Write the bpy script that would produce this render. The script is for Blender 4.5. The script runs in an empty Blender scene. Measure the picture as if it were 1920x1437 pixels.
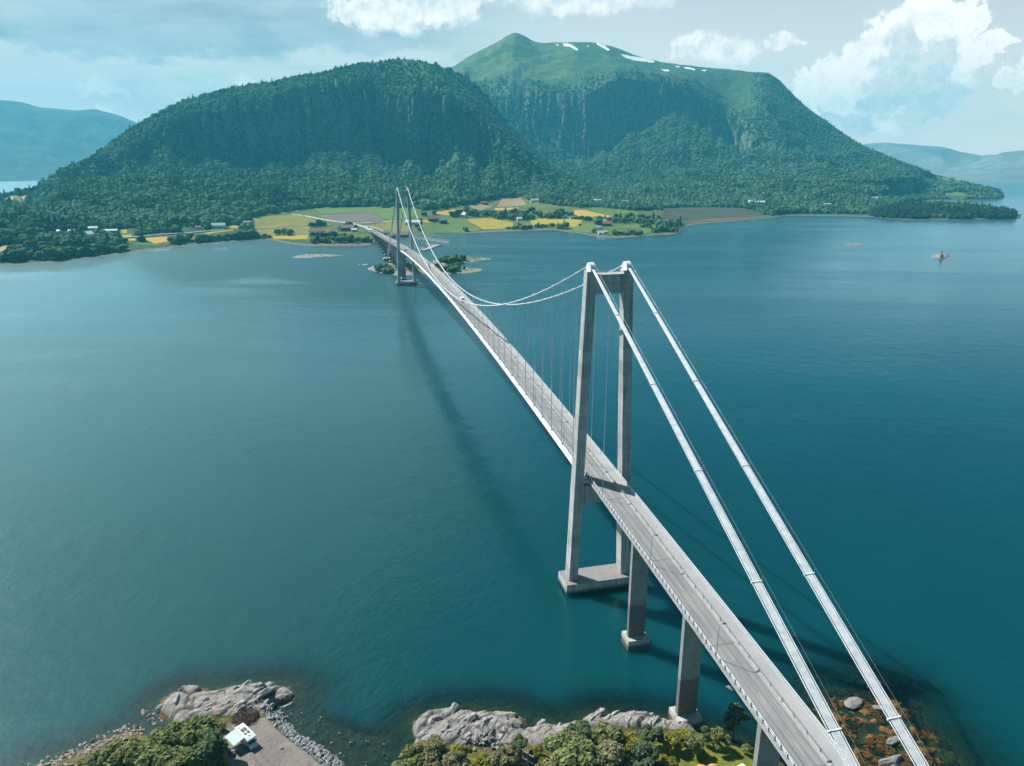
import bpy, bmesh, math, random
import numpy as np
from mathutils import Vector, Matrix

# ------------------------------------------------------------------ camera, world, sun, exposure
scn = bpy.context.scene
COL = scn.collection
F_PX, PITCH, YAW, ROLL = 1357.68, 0.29788, -0.23758, -0.00118
CAM = np.array([-76.305, -196.541, 133.619])
_cp, _sp, _cy, _sy = math.cos(PITCH), math.sin(PITCH), math.cos(YAW), math.sin(YAW)
FWD = np.array([-_sy*_cp, _cy*_cp, -_sp])
_r0 = np.array([_cy, _sy, 0.0]); _u0 = np.cross(_r0, FWD)
RGT = math.cos(ROLL)*_r0 + math.sin(ROLL)*_u0
UPV = -math.sin(ROLL)*_r0 + math.cos(ROLL)*_u0

cam_d = bpy.data.cameras.new('camera'); cam = bpy.data.objects.new('camera', cam_d); COL.objects.link(cam)
cam_d.sensor_width = 36.0; cam_d.lens = F_PX/1920*36.0
cam_d.clip_start = 1.0; cam_d.clip_end = 60000.0
cam.matrix_world = Matrix(((RGT[0], UPV[0], -FWD[0], CAM[0]), (RGT[1], UPV[1], -FWD[1], CAM[1]), (RGT[2], UPV[2], -FWD[2], CAM[2]), (0, 0, 0, 1)))
scn.camera = cam

SUN_AZ, SUN_EL = -43.0, 48.0            # degrees: azimuth from +Y towards +X
sd = Vector((math.sin(math.radians(SUN_AZ))*math.cos(math.radians(SUN_EL)), math.cos(math.radians(SUN_AZ))*math.cos(math.radians(SUN_EL)), math.sin(math.radians(SUN_EL))))
sl = bpy.data.lights.new('sun', 'SUN'); sl.energy = 5.0; sl.angle = math.radians(0.53); sl.color = (1.0, 0.975, 0.94)
so = bpy.data.objects.new('sun', sl); COL.objects.link(so); so.location = (0, 0, 2500); so.rotation_euler = sd.to_track_quat('Z', 'Y').to_euler()

scn.view_settings.view_transform = 'Standard'; scn.view_settings.look = 'None'
scn.view_settings.exposure = 0.68; scn.view_settings.gamma = 1.0
scn.cycles.use_denoising = True
scn.cycles.max_bounces = 6; scn.cycles.transparent_max_bounces = 12; scn.cycles.volume_bounces = 0

def ray(px, py):
    px = np.asarray(px, float); py = np.asarray(py, float)
    d = F_PX*FWD + (px[..., None]-960)*RGT - (py[..., None]-718.5)*UPV
    return d/np.linalg.norm(d, axis=-1, keepdims=True)
def at(px, py, z=0.0, axis=2):          # where the line of sight through a photo pixel meets a plane
    d = ray(px, py); t = (z-CAM[axis])/d[..., axis]
    return CAM + t[..., None]*d
def azel(px, py):                       # azimuth in degrees, tangent of elevation
    d = ray(px, py)
    return np.degrees(np.arctan2(d[..., 0], d[..., 1])), d[..., 2]/np.hypot(d[..., 0], d[..., 1])

class NT:                               # small node-tree writer
    def __init__(s, nt): s.nt = nt
    def n(s, typ, **kw):
        nd = s.nt.nodes.new(typ)
        for k, v in kw.items():
            if k.startswith('i_'):
                key = k[2:]; key = int(key) if key.isdigit() else key.replace('_', ' ')
                s.put(nd.inputs[key], v)
            else: setattr(nd, k, v)
        return nd
    def put(s, sock, v):
        if isinstance(v, bpy.types.NodeSocket): s.nt.links.new(v, sock)
        elif isinstance(v, bpy.types.Node): s.nt.links.new(v.outputs[0], sock)
        else:
            if sock.type == 'RGBA' and len(v) == 3: v = (*v, 1)
            sock.default_value = v
    def m(s, op, a, b=0.0, c=0.0, clamp=False):
        nd = s.nt.nodes.new('ShaderNodeMath'); nd.operation = op; nd.use_clamp = clamp
        for i, v in enumerate((a, b, c)): s.put(nd.inputs[i], v)
        return nd.outputs[0]
    def vm(s, op, a, b=(0, 0, 0)):
        nd = s.nt.nodes.new('ShaderNodeVectorMath'); nd.operation = op
        s.put(nd.inputs[0], a); s.put(nd.inputs[1], b)
        return nd.outputs[1] if op in ('LENGTH', 'DISTANCE', 'DOT_PRODUCT') else nd.outputs[0]
    def ss(s, v, a, b, lo=0.0, hi=1.0):
        nd = s.nt.nodes.new('ShaderNodeMapRange'); nd.interpolation_type = 'SMOOTHSTEP'
        for i, q in enumerate((v, a, b, lo, hi)): s.put(nd.inputs[i], q)
        return nd.outputs[0]
    def mix(s, f, a, b, blend='MIX'):
        nd = s.nt.nodes.new('ShaderNodeMix'); nd.data_type = 'RGBA'; nd.blend_type = blend
        s.put(nd.inputs[0], f); s.put(nd.inputs[6], a); s.put(nd.inputs[7], b)
        return nd.outputs[2]
    def noise(s, vec, scale, detail=4, rough=0.55, dist=0.0, color=False):
        nd = s.n('ShaderNodeTexNoise'); s.put(nd.inputs['Vector'], vec)
        nd.inputs['Scale'].default_value = scale; nd.inputs['Detail'].default_value = detail
        nd.inputs['Roughness'].default_value = rough; nd.inputs['Distortion'].default_value = dist
        return nd.outputs['Color' if color else 'Fac']

world = bpy.data.worlds.new('World'); scn.world = world; world.use_nodes = True
def build_world():
    nt = world.node_tree; nt.nodes.clear(); N = NT(nt)
    sky = N.n('ShaderNodeTexSky', sky_type='NISHITA', sun_disc=False, sun_elevation=math.radians(SUN_EL), sun_rotation=math.radians(SUN_AZ), air_density=1.0, dust_density=1.5, ozone_density=1.5)
    tc = N.n('ShaderNodeTexCoord').outputs['Generated']
    sp = N.n('ShaderNodeSeparateXYZ', i_0=tc)
    x, y, z = sp.outputs
    az = N.m('MULTIPLY', N.m('ARCTAN2', x, y), 57.29578)
    el = N.m('MULTIPLY', N.m('ARCSINE', z), 57.29578)
    uv = N.n('ShaderNodeCombineXYZ', i_0=az, i_1=el).outputs[0]
    # billow-warped coordinates for the cumulus outlines
    w1 = N.vm('MULTIPLY', N.vm('SUBTRACT', N.noise(uv, 0.62, 5, 0.6, color=True), (0.5, 0.5, 0.5)), (4.2, 3.4, 0))
    w2 = N.vm('MULTIPLY', N.vm('SUBTRACT', N.noise(uv, 2.4, 3, 0.55, color=True), (0.5, 0.5, 0.5)), (1.0, 0.9, 0))
    wuv = N.vm('ADD', N.vm('ADD', uv, w1), w2)
    def blobs(lst, vec):
        out = None
        for (px, py, r, flat) in lst:
            a, t = azel(px, py); e = math.degrees(math.atan(t)); rr = r/23.7
            d = N.vm('LENGTH', N.vm('MULTIPLY', N.vm('SUBTRACT', vec, (float(a), float(e), 0)), (1/rr, 1/(rr*flat), 0)))
            v = N.m('SUBTRACT', 1.0, d)
            out = v if out is None else N.m('SMOOTH_MAX', out, v, 0.12)
        return out
    big = [(1525, 168, 36, .8), (1562, 148, 50, .8), (1600, 200, 56, .8), (1640, 130, 60, 1), (1672, 80, 52, 1), (1722, 45, 46, 1), (1768, 40, 48, .8), (1808, 36, 38, .9), (1700, 110, 76, 1), (1760, 110, 60, 1), (1650, 185, 74, .9), (1560, 215, 48, .7), (1735, 165, 62, .9), (1846, 100, 30, .6), (1868, 74, 26, .6), (1905, 140, 30, .6), (1925, 135, 28, .7), (1975, 120, 50, .8)]
    top = [(655, 22, 40, .7), (700, 18, 52, .8), (760, 22, 58, .8), (820, 14, 56, .7), (875, 6, 50, .7), (760, -25, 80, .7), (880, -30, 80, .6), (1090, -10, 150, .25), (1180, -20, 110, .3), (420, -60, 60, .5), (1320, 85, 60, .5), (1380, 98, 60, .35), (1465, 78, 30, .45)]
    mb = blobs(big, wuv); mt = blobs(top, N.vm('ADD', uv, N.vm('MULTIPLY', N.vm('ADD', w1, w2), (1.1, .62, 0))))
    # the same cloud sampled a little towards the sun: where it is thicker there, this side is in shade
    off = N.vm('ADD', wuv, (-1.1, 1.3, 0))
    sb = blobs(big[:13], off)
    dk = blobs([(1700, 158, 60, .8), (1745, 185, 62, .8), (1690, 105, 44, 1.1), (1645, 186, 34, .9), (1610, 236, 44, .6), (1760, 120, 36, 1.1), (1555, 225, 30, .7)], wuv)
    shade = N.m('ADD', N.ss(dk, 0.0, 0.45, 0, 0.85), N.ss(N.noise(wuv, 1.0, 5, 0.62), 0.42, 0.68, -0.15, 0.40), clamp=True)
    m_big = N.ss(mb, 0.02, 0.24); m_top = N.ss(mt, 0.0, 0.42)
    # thin layered cloud
    st = N.vm('MULTIPLY', uv, (0.055, 0.22, 1))
    s1 = N.noise(st, 1.7, 7, 0.60, 0.5); s2 = N.noise(N.vm('ADD', st, (7.3, 2.1, 0)), 3.3, 6, 0.6, 0.4)
    left = N.ss(az, 24, -2)                                                         # the greyer sheet over the left half
    elb = N.m('ADD', 6.6, N.m('ADD', N.m('MULTIPLY', N.ss(az, -8, 2), 1.1), N.m('MULTIPLY', N.m('SUBTRACT', N.noise(N.vm('MULTIPLY', uv, (.22, .5, 1)), 1.0, 6, .62), .5), 4.2)))
    low = N.m('SUBTRACT', elb, el)
    band = N.m('MULTIPLY', N.ss(low, -0.15, 0.55), N.m('MULTIPLY', N.ss(az, 22, 12), N.ss(s1, 0.30, 0.52, 0.55, 1.0)))
    puff = N.m('MULTIPLY', N.ss(N.noise(N.vm('MULTIPLY', wuv, (.30, .75, 1)), 1.0, 5, .6), .50, .64), N.ss(low, .6, 1.8))
    veil = N.ss(N.m('ADD', s1, N.m('MULTIPLY', s2, 0.5)), 0.62, 0.98)
    hz = N.ss(el, 11, 1)
    base = N.mix(N.m('ADD', N.m('MULTIPLY', hz, 0.55), 0.42), sky.outputs[0], N.mix(N.ss(az, 14, -8), (12.0, 10.4, 9.5), (6.4, 7.0, 7.3)))
    c = N.mix(N.m('MULTIPLY', left, N.ss(s2, 0.30, 0.62, 0.45, 1.0)), base, (3.1, 4.1, 4.7))
    c = N.mix(N.m('MULTIPLY', veil, 0.50), c, (7.6, 8.1, 8.2))
    c = N.mix(N.m('MULTIPLY', band, 0.80), c, N.mix(puff, (8.3, 8.2, 8.0), (11.0, 10.4, 10.0)))
    c = N.mix(N.m('MULTIPLY', m_top, 0.93), c, N.mix(N.ss(N.noise(uv, 0.9, 5, 0.6), 0.38, 0.68), (12.2, 11.4, 10.7), (7.9, 8.3, 8.4)))
    c = N.mix(N.m('MULTIPLY', m_big, 0.94), c, N.mix(shade, (13.2, 12.0, 11.2), (7.9, 8.1, 8.2)))
    hi = N.ss(el, 9.5, 15)                                                          # above the frame: a bright cloud bank to the left, open blue to the right
    bank = N.m('MULTIPLY', N.ss(az, 22, 0), N.ss(s1, 0.30, 0.55, 0.55, 1.0))
    c = N.mix(hi, c, N.mix(bank, N.mix(1.0, sky.outputs[0], (.34, .90, 1.08), 'MULTIPLY'), (8.6, 10.2, 10.8)))
    zen = N.m('MAXIMUM', N.ss(N.m('SUBTRACT', el, N.m('MULTIPLY', N.ss(az, 6, -14), 15)), 24, 42), N.ss(N.m('ABSOLUTE', N.m('SUBTRACT', az, 14.0)), 55, 95))                                                          # overhead the sky is clear
    c = N.mix(zen, c, N.mix(1.0, sky.outputs[0], (.28, .50, .56), 'MULTIPLY'))
    bg = N.n('ShaderNodeBackground', i_Color=c, i_Strength=0.07)
    N.n('ShaderNodeOutputWorld', i_Surface=bg.outputs[0])
build_world()

# ------------------------------------------------------------------ helpers
def tag(o, label=None, cat=None, group=None, kind=None):
    if label: o['label'] = label
    if cat: o['category'] = cat
    if group: o['group'] = group
    if kind: o['kind'] = kind
    return o
def empty(name, loc=(0, 0, 0), rz=0.0):
    o = bpy.data.objects.new(name, None); COL.objects.link(o); o.location = loc; o.rotation_euler = (0, 0, rz); o.empty_display_size = 0.5
    return o
def link_mesh(name, me, parent=None, mats=()):
    for m in mats: me.materials.append(m)
    o = bpy.data.objects.new(name, me); COL.objects.link(o)
    if parent: o.parent = parent
    return o
def np_mesh(name, V, Fq, smooth=True):
    me = bpy.data.meshes.new(name); V = np.asarray(V, np.float32); Fq = np.asarray(Fq, np.int32)
    k = Fq.shape[1]
    me.vertices.add(len(V)); me.vertices.foreach_set('co', V.ravel())
    me.loops.add(Fq.size); me.loops.foreach_set('vertex_index', Fq.ravel())
    me.polygons.add(len(Fq)); me.polygons.foreach_set('loop_start', np.arange(0, Fq.size, k, dtype=np.int32))
    me.polygons.foreach_set('use_smooth', np.full(len(Fq), smooth))
    me.update(calc_edges=True); me.validate()
    return me
def grid_faces(nr, nc, wrap=False):
    i = np.arange(nr-1)[:, None]; j = np.arange(nc if wrap else nc-1)[None, :]
    j2 = (j+1) % nc
    return np.stack([i*nc+j, i*nc+j2, (i+1)*nc+j2, (i+1)*nc+j], -1).reshape(-1, 4)
def f_attr(me, name, vals):
    a = me.attributes.new(name, 'FLOAT', 'POINT'); a.data.foreach_set('value', np.asarray(vals, np.float32).ravel())
def c_attr(me, name, rgb):
    a = me.attributes.new(name, 'FLOAT_COLOR', 'POINT'); rgb = np.asarray(rgb, np.float32)
    a.data.foreach_set('color', np.concatenate([rgb, np.ones((len(rgb), 1), np.float32)], 1).ravel())

class MB:                               # collects boxes, tubes and prisms into one mesh
    def __init__(s): s.v = []; s.f = []; s.mi = []; s.cur = 0
    def add(s, vs, fs):
        b = len(s.v); s.v += [tuple(map(float, q)) for q in vs]; s.f += [tuple(b+i for i in q) for q in fs]; s.mi += [s.cur]*len(fs)
    def hexa(s, p):                     # eight corners: lower four then upper four
        s.add(p, [(3, 2, 1, 0), (4, 5, 6, 7), (0, 1, 5, 4), (1, 2, 6, 5), (2, 3, 7, 6), (3, 0, 4, 7)])
    def box(s, c, d, rz=0.0):
        cx, cy, cz = c; hx, hy, hz = d[0]/2, d[1]/2, d[2]/2; a, b = math.cos(rz), math.sin(rz)
        p = [(cx+a*x-b*y, cy+b*x+a*y, cz+z) for z in (-hz, hz) for x, y in ((-hx, -hy), (hx, -hy), (hx, hy), (-hx, hy))]
        s.hexa(p)
    def frustum(s, c0, d0, c1, d1):
        p = [(c[0]+x*d[0]/2, c[1]+y*d[1]/2, c[2]) for c, d in ((c0, d0), (c1, d1)) for x, y in ((-1, -1), (1, -1), (1, 1), (-1, 1))]
        s.hexa(p)
    def tube(s, pts, rad, n=6, caps=True):
        pts = [Vector(p) for p in pts]; rings = []; m = len(pts)
        for i, p in enumerate(pts):
            t = (pts[min(i+1, m-1)]-pts[max(i-1, 0)]).normalized()
            a = t.cross(Vector((0, 0, 1)));  a = a.normalized() if a.length > 1e-4 else Vector((1, 0, 0))
            b = t.cross(a); r = rad[i] if isinstance(rad, (list, tuple)) else rad
            rings.append([p+(a*math.cos(2*math.pi*k/n)+b*math.sin(2*math.pi*k/n))*r for k in range(n)])
        vs = [q for rg in rings for q in rg]
        fs = [(i*n+k, i*n+(k+1) % n, (i+1)*n+(k+1) % n, (i+1)*n+k) for i in range(m-1) for k in range(n)]
        if caps: fs += [tuple(range(n)), tuple((m-1)*n+k for k in reversed(range(n)))]
        s.add(vs, fs)
    def sweep(s, frames, prof, close=True, caps=True):   # frames: (point, lateral, up); prof: list of (lateral, up)
        n = len(prof); m = len(frames)
        vs = [p+l*a+u*b for p, l, u in frames for a, b in prof]
        fs = [(i*n+k, i*n+(k+1) % n, (i+1)*n+(k+1) % n, (i+1)*n+k) for i in range(m-1) for k in range(n if close else n-1)]
        if caps and close: fs += [tuple(reversed(range(n))), tuple((m-1)*n+k for k in range(n))]
        s.add(vs, fs)
    def build(s, name, mats, parent=None, smooth=False, loc=None, recalc=True):
        me = bpy.data.meshes.new(name); me.from_pydata(s.v, [], s.f); me.polygons.foreach_set('material_index', s.mi)
        if recalc:
            bm = bmesh.new(); bm.from_mesh(me); bmesh.ops.recalc_face_normals(bm, faces=bm.faces); bm.to_mesh(me); bm.free()
        if smooth: me.polygons.foreach_set('use_smooth', [True]*len(me.polygons))
        me.update()
        o = link_mesh(name, me, parent, mats if isinstance(mats, (list, tuple)) else [mats])
        if loc is not None: o.location = loc
        return o

# lattice noise for shaping ground
def _hash(i, j, seed):
    h = (i.astype(np.int64)*374761393 + j.astype(np.int64)*668265263 + seed*974711) & 0xffffffff
    h = ((h ^ (h >> 13))*1274126177) & 0xffffffff
    return ((h ^ (h >> 16)) & 0xffff)/65535.0
def vnoise(x, y, seed=0):
    i = np.floor(x); j = np.floor(y); fx = x-i; fy = y-j
    i = i.astype(np.int64); j = j.astype(np.int64)
    fx = fx*fx*fx*(fx*(fx*6-15)+10); fy = fy*fy*fy*(fy*(fy*6-15)+10)
    a = _hash(i, j, seed); b = _hash(i+1, j, seed); c = _hash(i, j+1, seed); d = _hash(i+1, j+1, seed)
    return (a+(b-a)*fx+(c-a)*fy+(a-b-c+d)*fx*fy)*2-1
def fbm(x, y, oct=4, seed=0, gain=0.5):
    s = 0; a = 1; t = 0
    for o in range(oct):
        s = s+a*vnoise(x*2**o+o*17.3, y*2**o-o*9.1, seed+o); t += a; a *= gain
    return s/t
def ridged(x, y, oct=4, seed=0):
    s = 0; a = 1; t = 0
    for o in range(oct):
        s = s+a*(1-np.abs(vnoise(x*2**o+o*5.7, y*2**o+o*3.3, seed+o))*2); t += a; a *= .5
    return s/t
def seg_dist(X, Y, poly, closed=True):
    P = np.asarray(poly, float)[:, :2]; D = np.full(X.shape, 1e9)
    Q = np.roll(P, -1, 0) if closed else P[1:]
    for (ax, ay), (bx, by) in zip(P[:len(Q)], Q):
        dx, dy = bx-ax, by-ay; L = dx*dx+dy*dy+1e-12
        t = np.clip(((X-ax)*dx+(Y-ay)*dy)/L, 0, 1)
        D = np.minimum(D, np.hypot(X-ax-t*dx, Y-ay-t*dy))
    return D
def inside(X, Y, poly):
    P = np.asarray(poly, float)[:, :2]; r = np.zeros(X.shape, bool)
    for (ax, ay), (bx, by) in zip(P, np.roll(P, -1, 0)):
        c = ((ay > Y) != (by > Y)) & (X < (bx-ax)*(Y-ay)/((by-ay) if by != ay else 1e-12)+ax)
        r ^= c
    return r
def sdf(X, Y, poly):
    d = seg_dist(X, Y, poly); return np.where(inside(X, Y, poly), d, -d)
def sstep(x, a, b):
    t = np.clip((x-a)/(b-a), 0, 1); return t*t*(3-2*t)

# ------------------------------------------------------------------ materials
def material(name, c1, c2=None, rough=0.8, scale=1.0, c3=None, bump=0.0, bscale=None, metal=0.0, spec=0.3, coord='Object', detail=5, lo=0.35, hi=0.65, rand=0.0):
    mt = bpy.data.materials.new(name); mt.use_nodes = True; nt = mt.node_tree; N = NT(nt)
    b = nt.nodes['Principled BSDF']; b.inputs['Roughness'].default_value = rough; b.inputs['Metallic'].default_value = metal
    b.inputs['Specular IOR Level'].default_value = spec
    tc = N.n('ShaderNodeTexCoord').outputs[coord]
    c = (*c1, 1)
    if c2: 
        c = N.mix(N.ss(N.noise(tc, scale, detail, 0.6), lo, hi), c1, c2)
        if c3: c = N.mix(N.ss(N.noise(tc, scale*3.7, detail, 0.6), 0.52, 0.68), c, c3)
    if rand:
        r = N.n('ShaderNodeObjectInfo').outputs['Random']
        k = N.m('ADD', N.m('MULTIPLY', r, rand*2), 1-rand)
        c = N.mix(1.0, c if c2 else c1, N.n('ShaderNodeCombineXYZ', i_0=k, i_1=k, i_2=k).outputs[0], 'MULTIPLY')
    N.put(b.inputs['Base Color'], c)
    if bump:
        bp = N.n('ShaderNodeBump', i_Strength=bump, i_Height=N.noise(tc, bscale or scale*4, 6, 0.65)); N.put(b.inputs['Normal'], bp.outputs[0])
    return mt
M = {}
M['concrete'] = material('concrete', (.43, .42, .40), (.33, .325, .31), .85, .35, (.27, .265, .25), .25, 3, detail=8)
M['concrete_wet'] = material('wet_concrete', (.10, .095, .075), (.16, .15, .12), .7, .5)
M['steel_white'] = material('white_painted_steel', (.68, .70, .71), (.60, .62, .63), .45, .3, lo=.3, hi=.8)
M['steel_grey'] = material('grey_galvanised_steel', (.40, .42, .43), (.32, .33, .34), .45, 2.0, metal=.4)
M['cable'] = material('white_coated_strand', (.66, .68, .69), (.52, .54, .55), .45, .8)
M['dark_metal'] = material('dark_metal', (.05, .055, .06), (.08, .08, .08), .5, 3)
M['rubber'] = material('rubber', (.02, .02, .02), (.035, .035, .035), .85, 5)
M['glass_dark'] = material('dark_glass', (.01, .02, .025), None, .08, spec=.6)
M['white_paint'] = material('white_paint', (.70, .71, .70), (.64, .65, .64), .4, 1.2)
M['leaf_far'] = material('far_foliage', (.045, .085, .030), (.10, .15, .05), .9, .28, rand=.35, spec=.1)
M['bark'] = material('bark', (.10, .08, .06), (.17, .14, .11), .9, 4, bump=.4)
def leaf_mat(name, ca, cb, cc):
    mt = bpy.data.materials.new(name); mt.use_nodes = True; nt = mt.node_tree; N = NT(nt); nt.nodes.clear()
    at_ = N.n('ShaderNodeAttribute', attribute_name='tint').outputs['Fac']
    tc = N.n('ShaderNodeTexCoord').outputs['Object']
    c = N.mix(at_, ca, cb); c = N.mix(N.ss(N.noise(tc, .45, 3), .50, .68), c, cc)
    d = N.n('ShaderNodeBsdfDiffuse', i_Color=c); t = N.n('ShaderNodeBsdfTranslucent', i_Color=c)
    mx = N.n('ShaderNodeMixShader', i_0=.30, i_1=d.outputs[0], i_2=t.outputs[0])
    N.n('ShaderNodeOutputMaterial', i_Surface=mx.outputs[0])
    return mt
M['leaf_green'] = leaf_mat('birch_leaves', (0.111, 0.137, 0.055), (0.293, 0.325, 0.124), (0.377, 0.358, 0.111))
M['leaf_dark'] = leaf_mat('alder_leaves', (0.063, 0.098, 0.050), (0.168, 0.217, 0.101), (0.217, 0.252, 0.098))
M['leaf_olive'] = leaf_mat('willow_leaves', (0.144, 0.138, 0.071), (0.299, 0.282, 0.149), (0.345, 0.310, 0.115))
M['leaf_lime'] = leaf_mat('young_leaves', (.15, .155, .025), (.31, .30, .045), (.35, .31, .06))
# ------------------------------------------------------------------ the suspension bridge
H_T, SAG, W_TOP, W_BOT = 105.17, 50.3, 5.48, 8.89
def deck_z(y):
    y = np.asarray(y, float)
    mid = 48.30-9.18e-5*(y-309)**2
    g = -2*9.18e-5*(623-309)
    far = 48.30-9.18e-5*314**2 - .0515*(y-623)
    near = 48.30-9.18e-5*429**2 + 2*9.18e-5*429*(y+120)
    return np.where(y > 623, far, np.where(y < -120, near, mid))
def deck_x(y):
    y = np.asarray(y, float); return np.where(y > 623, -7.5*np.clip((y-623)/560, 0, 2)**1.5, 0)
def frames(y0, y1, step):
    ys = np.linspace(y0, y1, max(2, int(round((y1-y0)/step))+1)); out = []
    for y in ys:
        p = Vector((float(deck_x(y)), y, float(deck_z(y)))); q = Vector((float(deck_x(y+1)), y+1, float(deck_z(y+1))))
        t = (q-p).normalized(); l = Vector((t.y, -t.x, 0)).normalized()
        out.append((p, l, Vector((0, 0, 1))))
    return out
HW = 4.9
def asphalt():
    mt = bpy.data.materials.new('bridge_asphalt'); mt.use_nodes = True; nt = mt.node_tree; N = NT(nt); b = nt.nodes['Principled BSDF']
    tc = N.n('ShaderNodeTexCoord').outputs['Object']; sp = N.n('ShaderNodeSeparateXYZ', i_0=tc); x = sp.outputs[0]
    st = N.vm('MULTIPLY', tc, (1.2, .05, 1))
    c = N.mix(N.ss(N.noise(st, 1.0, 6, .65), .35, .65), (.235, .23, .225), (.18, .178, .175))
    c = N.mix(N.m('MULTIPLY', N.ss(N.noise(N.vm('MULTIPLY', tc, (.25, .02, 1)), 1.0, 3), .5, .62), .5), c, (.26, .252, .24))
    wob = N.m('ADD', x, N.m('MULTIPLY', N.m('SUBTRACT', N.noise(N.vm('MULTIPLY', tc, (0, .03, 0)), 1, 2), .5), .5))
    for xc, wd, k in ((-2.6, .34, .55), (-.75, .34, .45), (.85, .3, .25), (-3.75, .35, .5)):          # worn wheel tracks and the gutter
        d = N.m('ABSOLUTE', N.m('SUBTRACT', wob, xc)); c = N.mix(N.m('MULTIPLY', N.ss(d, wd, .05), k), c, (.11, .11, .11))
    jn = N.m('FRACT', N.m('MULTIPLY', sp.outputs[1], 1/31.6)); c = N.mix(N.m('MULTIPLY', N.ss(N.m('ABSOLUTE', N.m('SUBTRACT', jn, .5)), .012, .006), .6), c, (.10, .10, .10))      # sealed joints over the piers
    pt = N.n('ShaderNodeTexVoronoi', i_Vector=N.vm('MULTIPLY', tc, (.28, .035, 1)), i_Scale=1.0).outputs['Color']; pr = N.n('ShaderNodeSeparateColor', i_0=pt).outputs[0]
    c = N.mix(N.m('MULTIPLY', N.ss(pr, .80, .82), .22), c, (.13, .13, .135)); c = N.mix(N.m('MULTIPLY', N.ss(pr, .16, .14), .18), c, (.30, .295, .28))                 # repair patches
    N.put(b.inputs['Base Color'], c); b.inputs['Roughness'].default_value = .85
    return mt
M['asphalt_bridge'] = asphalt()
M['walkway'] = material('walkway_surface', (.29, .285, .28), (.34, .33, .32), .85, .12, detail=8)
M['line_white'] = material('white_road_marking', (.50, .50, .48), (.36, .36, .35), .7, 1.5)
M['line_yellow'] = material('worn_yellow_marking', (.48, .38, .22), (.32, .29, .24), .7, 1.2)
M['soffit'] = material('girder_soffit', (.40, .42, .43), (.33, .35, .36), .7, .2)

M['edge_conc'] = material('edge_beam_concrete', (.30, .30, .29), (.24, .24, .235), .85, .5)
bridge = empty('suspension_bridge', (0, 0, 0))
tag(bridge, 'long white and grey suspension bridge crossing the teal fjord on two concrete portal towers', 'bridge')

# decks: steel box girder between the towers, concrete box girder on the approach piers
fm = frames(-1.6, 624.6, 8.0)
m = MB(); m.sweep(fm, [(-HW, -.12), (HW, -.12), (HW+1.25, -1.15), (HW-1.9, -2.6), (-HW+1.9, -2.6), (-HW-1.25, -1.15)])
girder = m.build('box_girder', M['steel_white'], bridge)
for nm, y0, y1 in (('near', -240, -1.66), ('far', 624.66, 1190)):
    m = MB(); m.sweep(frames(y0, y1, 9.0), [(-HW-.25, -.12), (HW+.25, -.12), (HW+.25, -.55), (2.4, -1.0), (2.1, -2.7), (-2.1, -2.7), (-2.4, -1.0), (-HW-.25, -.55)])
    m.build('concrete_girder', M['concrete'], bridge)
allf = frames(-240, 1190, 6.0)
m = MB(); m.sweep(allf, [(-HW+.35, 0), (1.55, 0), (1.55, -.115), (-HW+.35, -.115)]); road = m.build('carriageway', M['asphalt_bridge'], bridge)
m = MB(); m.sweep(allf, [(2.05, .14), (HW, .14), (HW, -.115), (2.05, -.115)]); m.build('walkway', M['walkway'], bridge)
m = MB(); m.sweep(allf, [(1.552, .17), (2.048, .17), (2.048, -.115), (1.552, -.115)]); m.build('kerb', M['concrete'], bridge)
m = MB(); m.sweep(allf, [(-HW-.2, .22), (-HW+.348, .22), (-HW+.348, -.115), (-HW-.2, -.115)]); m.build('edge_beam', M['edge_conc'], bridge)
def ribbon(y0, y1, x0, x1, z, step=6.0, mb=None):
    f = frames(y0, y1, step); mb.add([p+l*x+Vector((0, 0, z)) for p, l, u in f for x in (x0, x1)], [(2*i, 2*i+1, 2*i+3, 2*i+2) for i in range(len(f)-1)])
m = MB(); ribbon(-240, 1190, 1.28, 1.40, .004, mb=m); ribbon(-240, 1190, -4.28, -4.16, .004, mb=m); m.build('edge_line', M['line_white'], road)
m = MB()
for k in range(-20, 100): ribbon(k*12.0, k*12.0+3.0, -1.50, -1.38, .004, 3.0, m)
m.build('centre_line', M['line_yellow'], road)['kind'] = 'stuff'
# railings
def rail(lat, zs, hgt, pitch, y0, y1, mat, name, r=.05, pw=.12, base=.14):
    m = MB(); f = frames(y0, y1, 6.0)
    for z, hh in zs: m.sweep(f, [(lat-r, z-hh), (lat+r, z-hh), (lat+r, z+hh), (lat-r, z+hh)])
    o = m.build(name, mat, bridge); pm_ = M['dark_metal'] if lat < 4 else mat
    m2 = MB(); one = MB(); one.box((0, 0, 0), (pw, pw*1.1, hgt)); proto = None; cnt = 0
    for k in range(int((y1-y0)/pitch)+1):            # the hundred posts nearest the viewer are parts, the rest one part
        y = y0+k*pitch; p = (float(deck_x(y))+lat, y, float(deck_z(y))+base+hgt/2)
        if y >= -116 and cnt < 100:
            if proto is None: q = proto = one.build('railing_post', pm_, o)
            else: q = proto.copy(); COL.objects.link(q)
            q.location = p; cnt += 1
        else: m2.box(p, (pw, pw*1.1, hgt))
    m2.build('railing_post', pm_, o)['kind'] = 'stuff'; return o
rail(-HW+.08, ((.75, .06), (1.22, .05)), 1.05, 2.0, -240, 1190, M['steel_white'], 'outer_railing', .045, .20, .2)
rail(1.80, ((.62, .13), (1.0, .06)), .85, 4.0, -240, 1190, M['steel_grey'], 'guard_rail', .05, .13)
o = rail(HW-.06, ((1.32, .06), (.34, .04), (.67, .03), (1.0, .03)), 1.2, 2.0, -240, 1190, M['steel_white'], 'walkway_railing', .045, .09)
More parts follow.
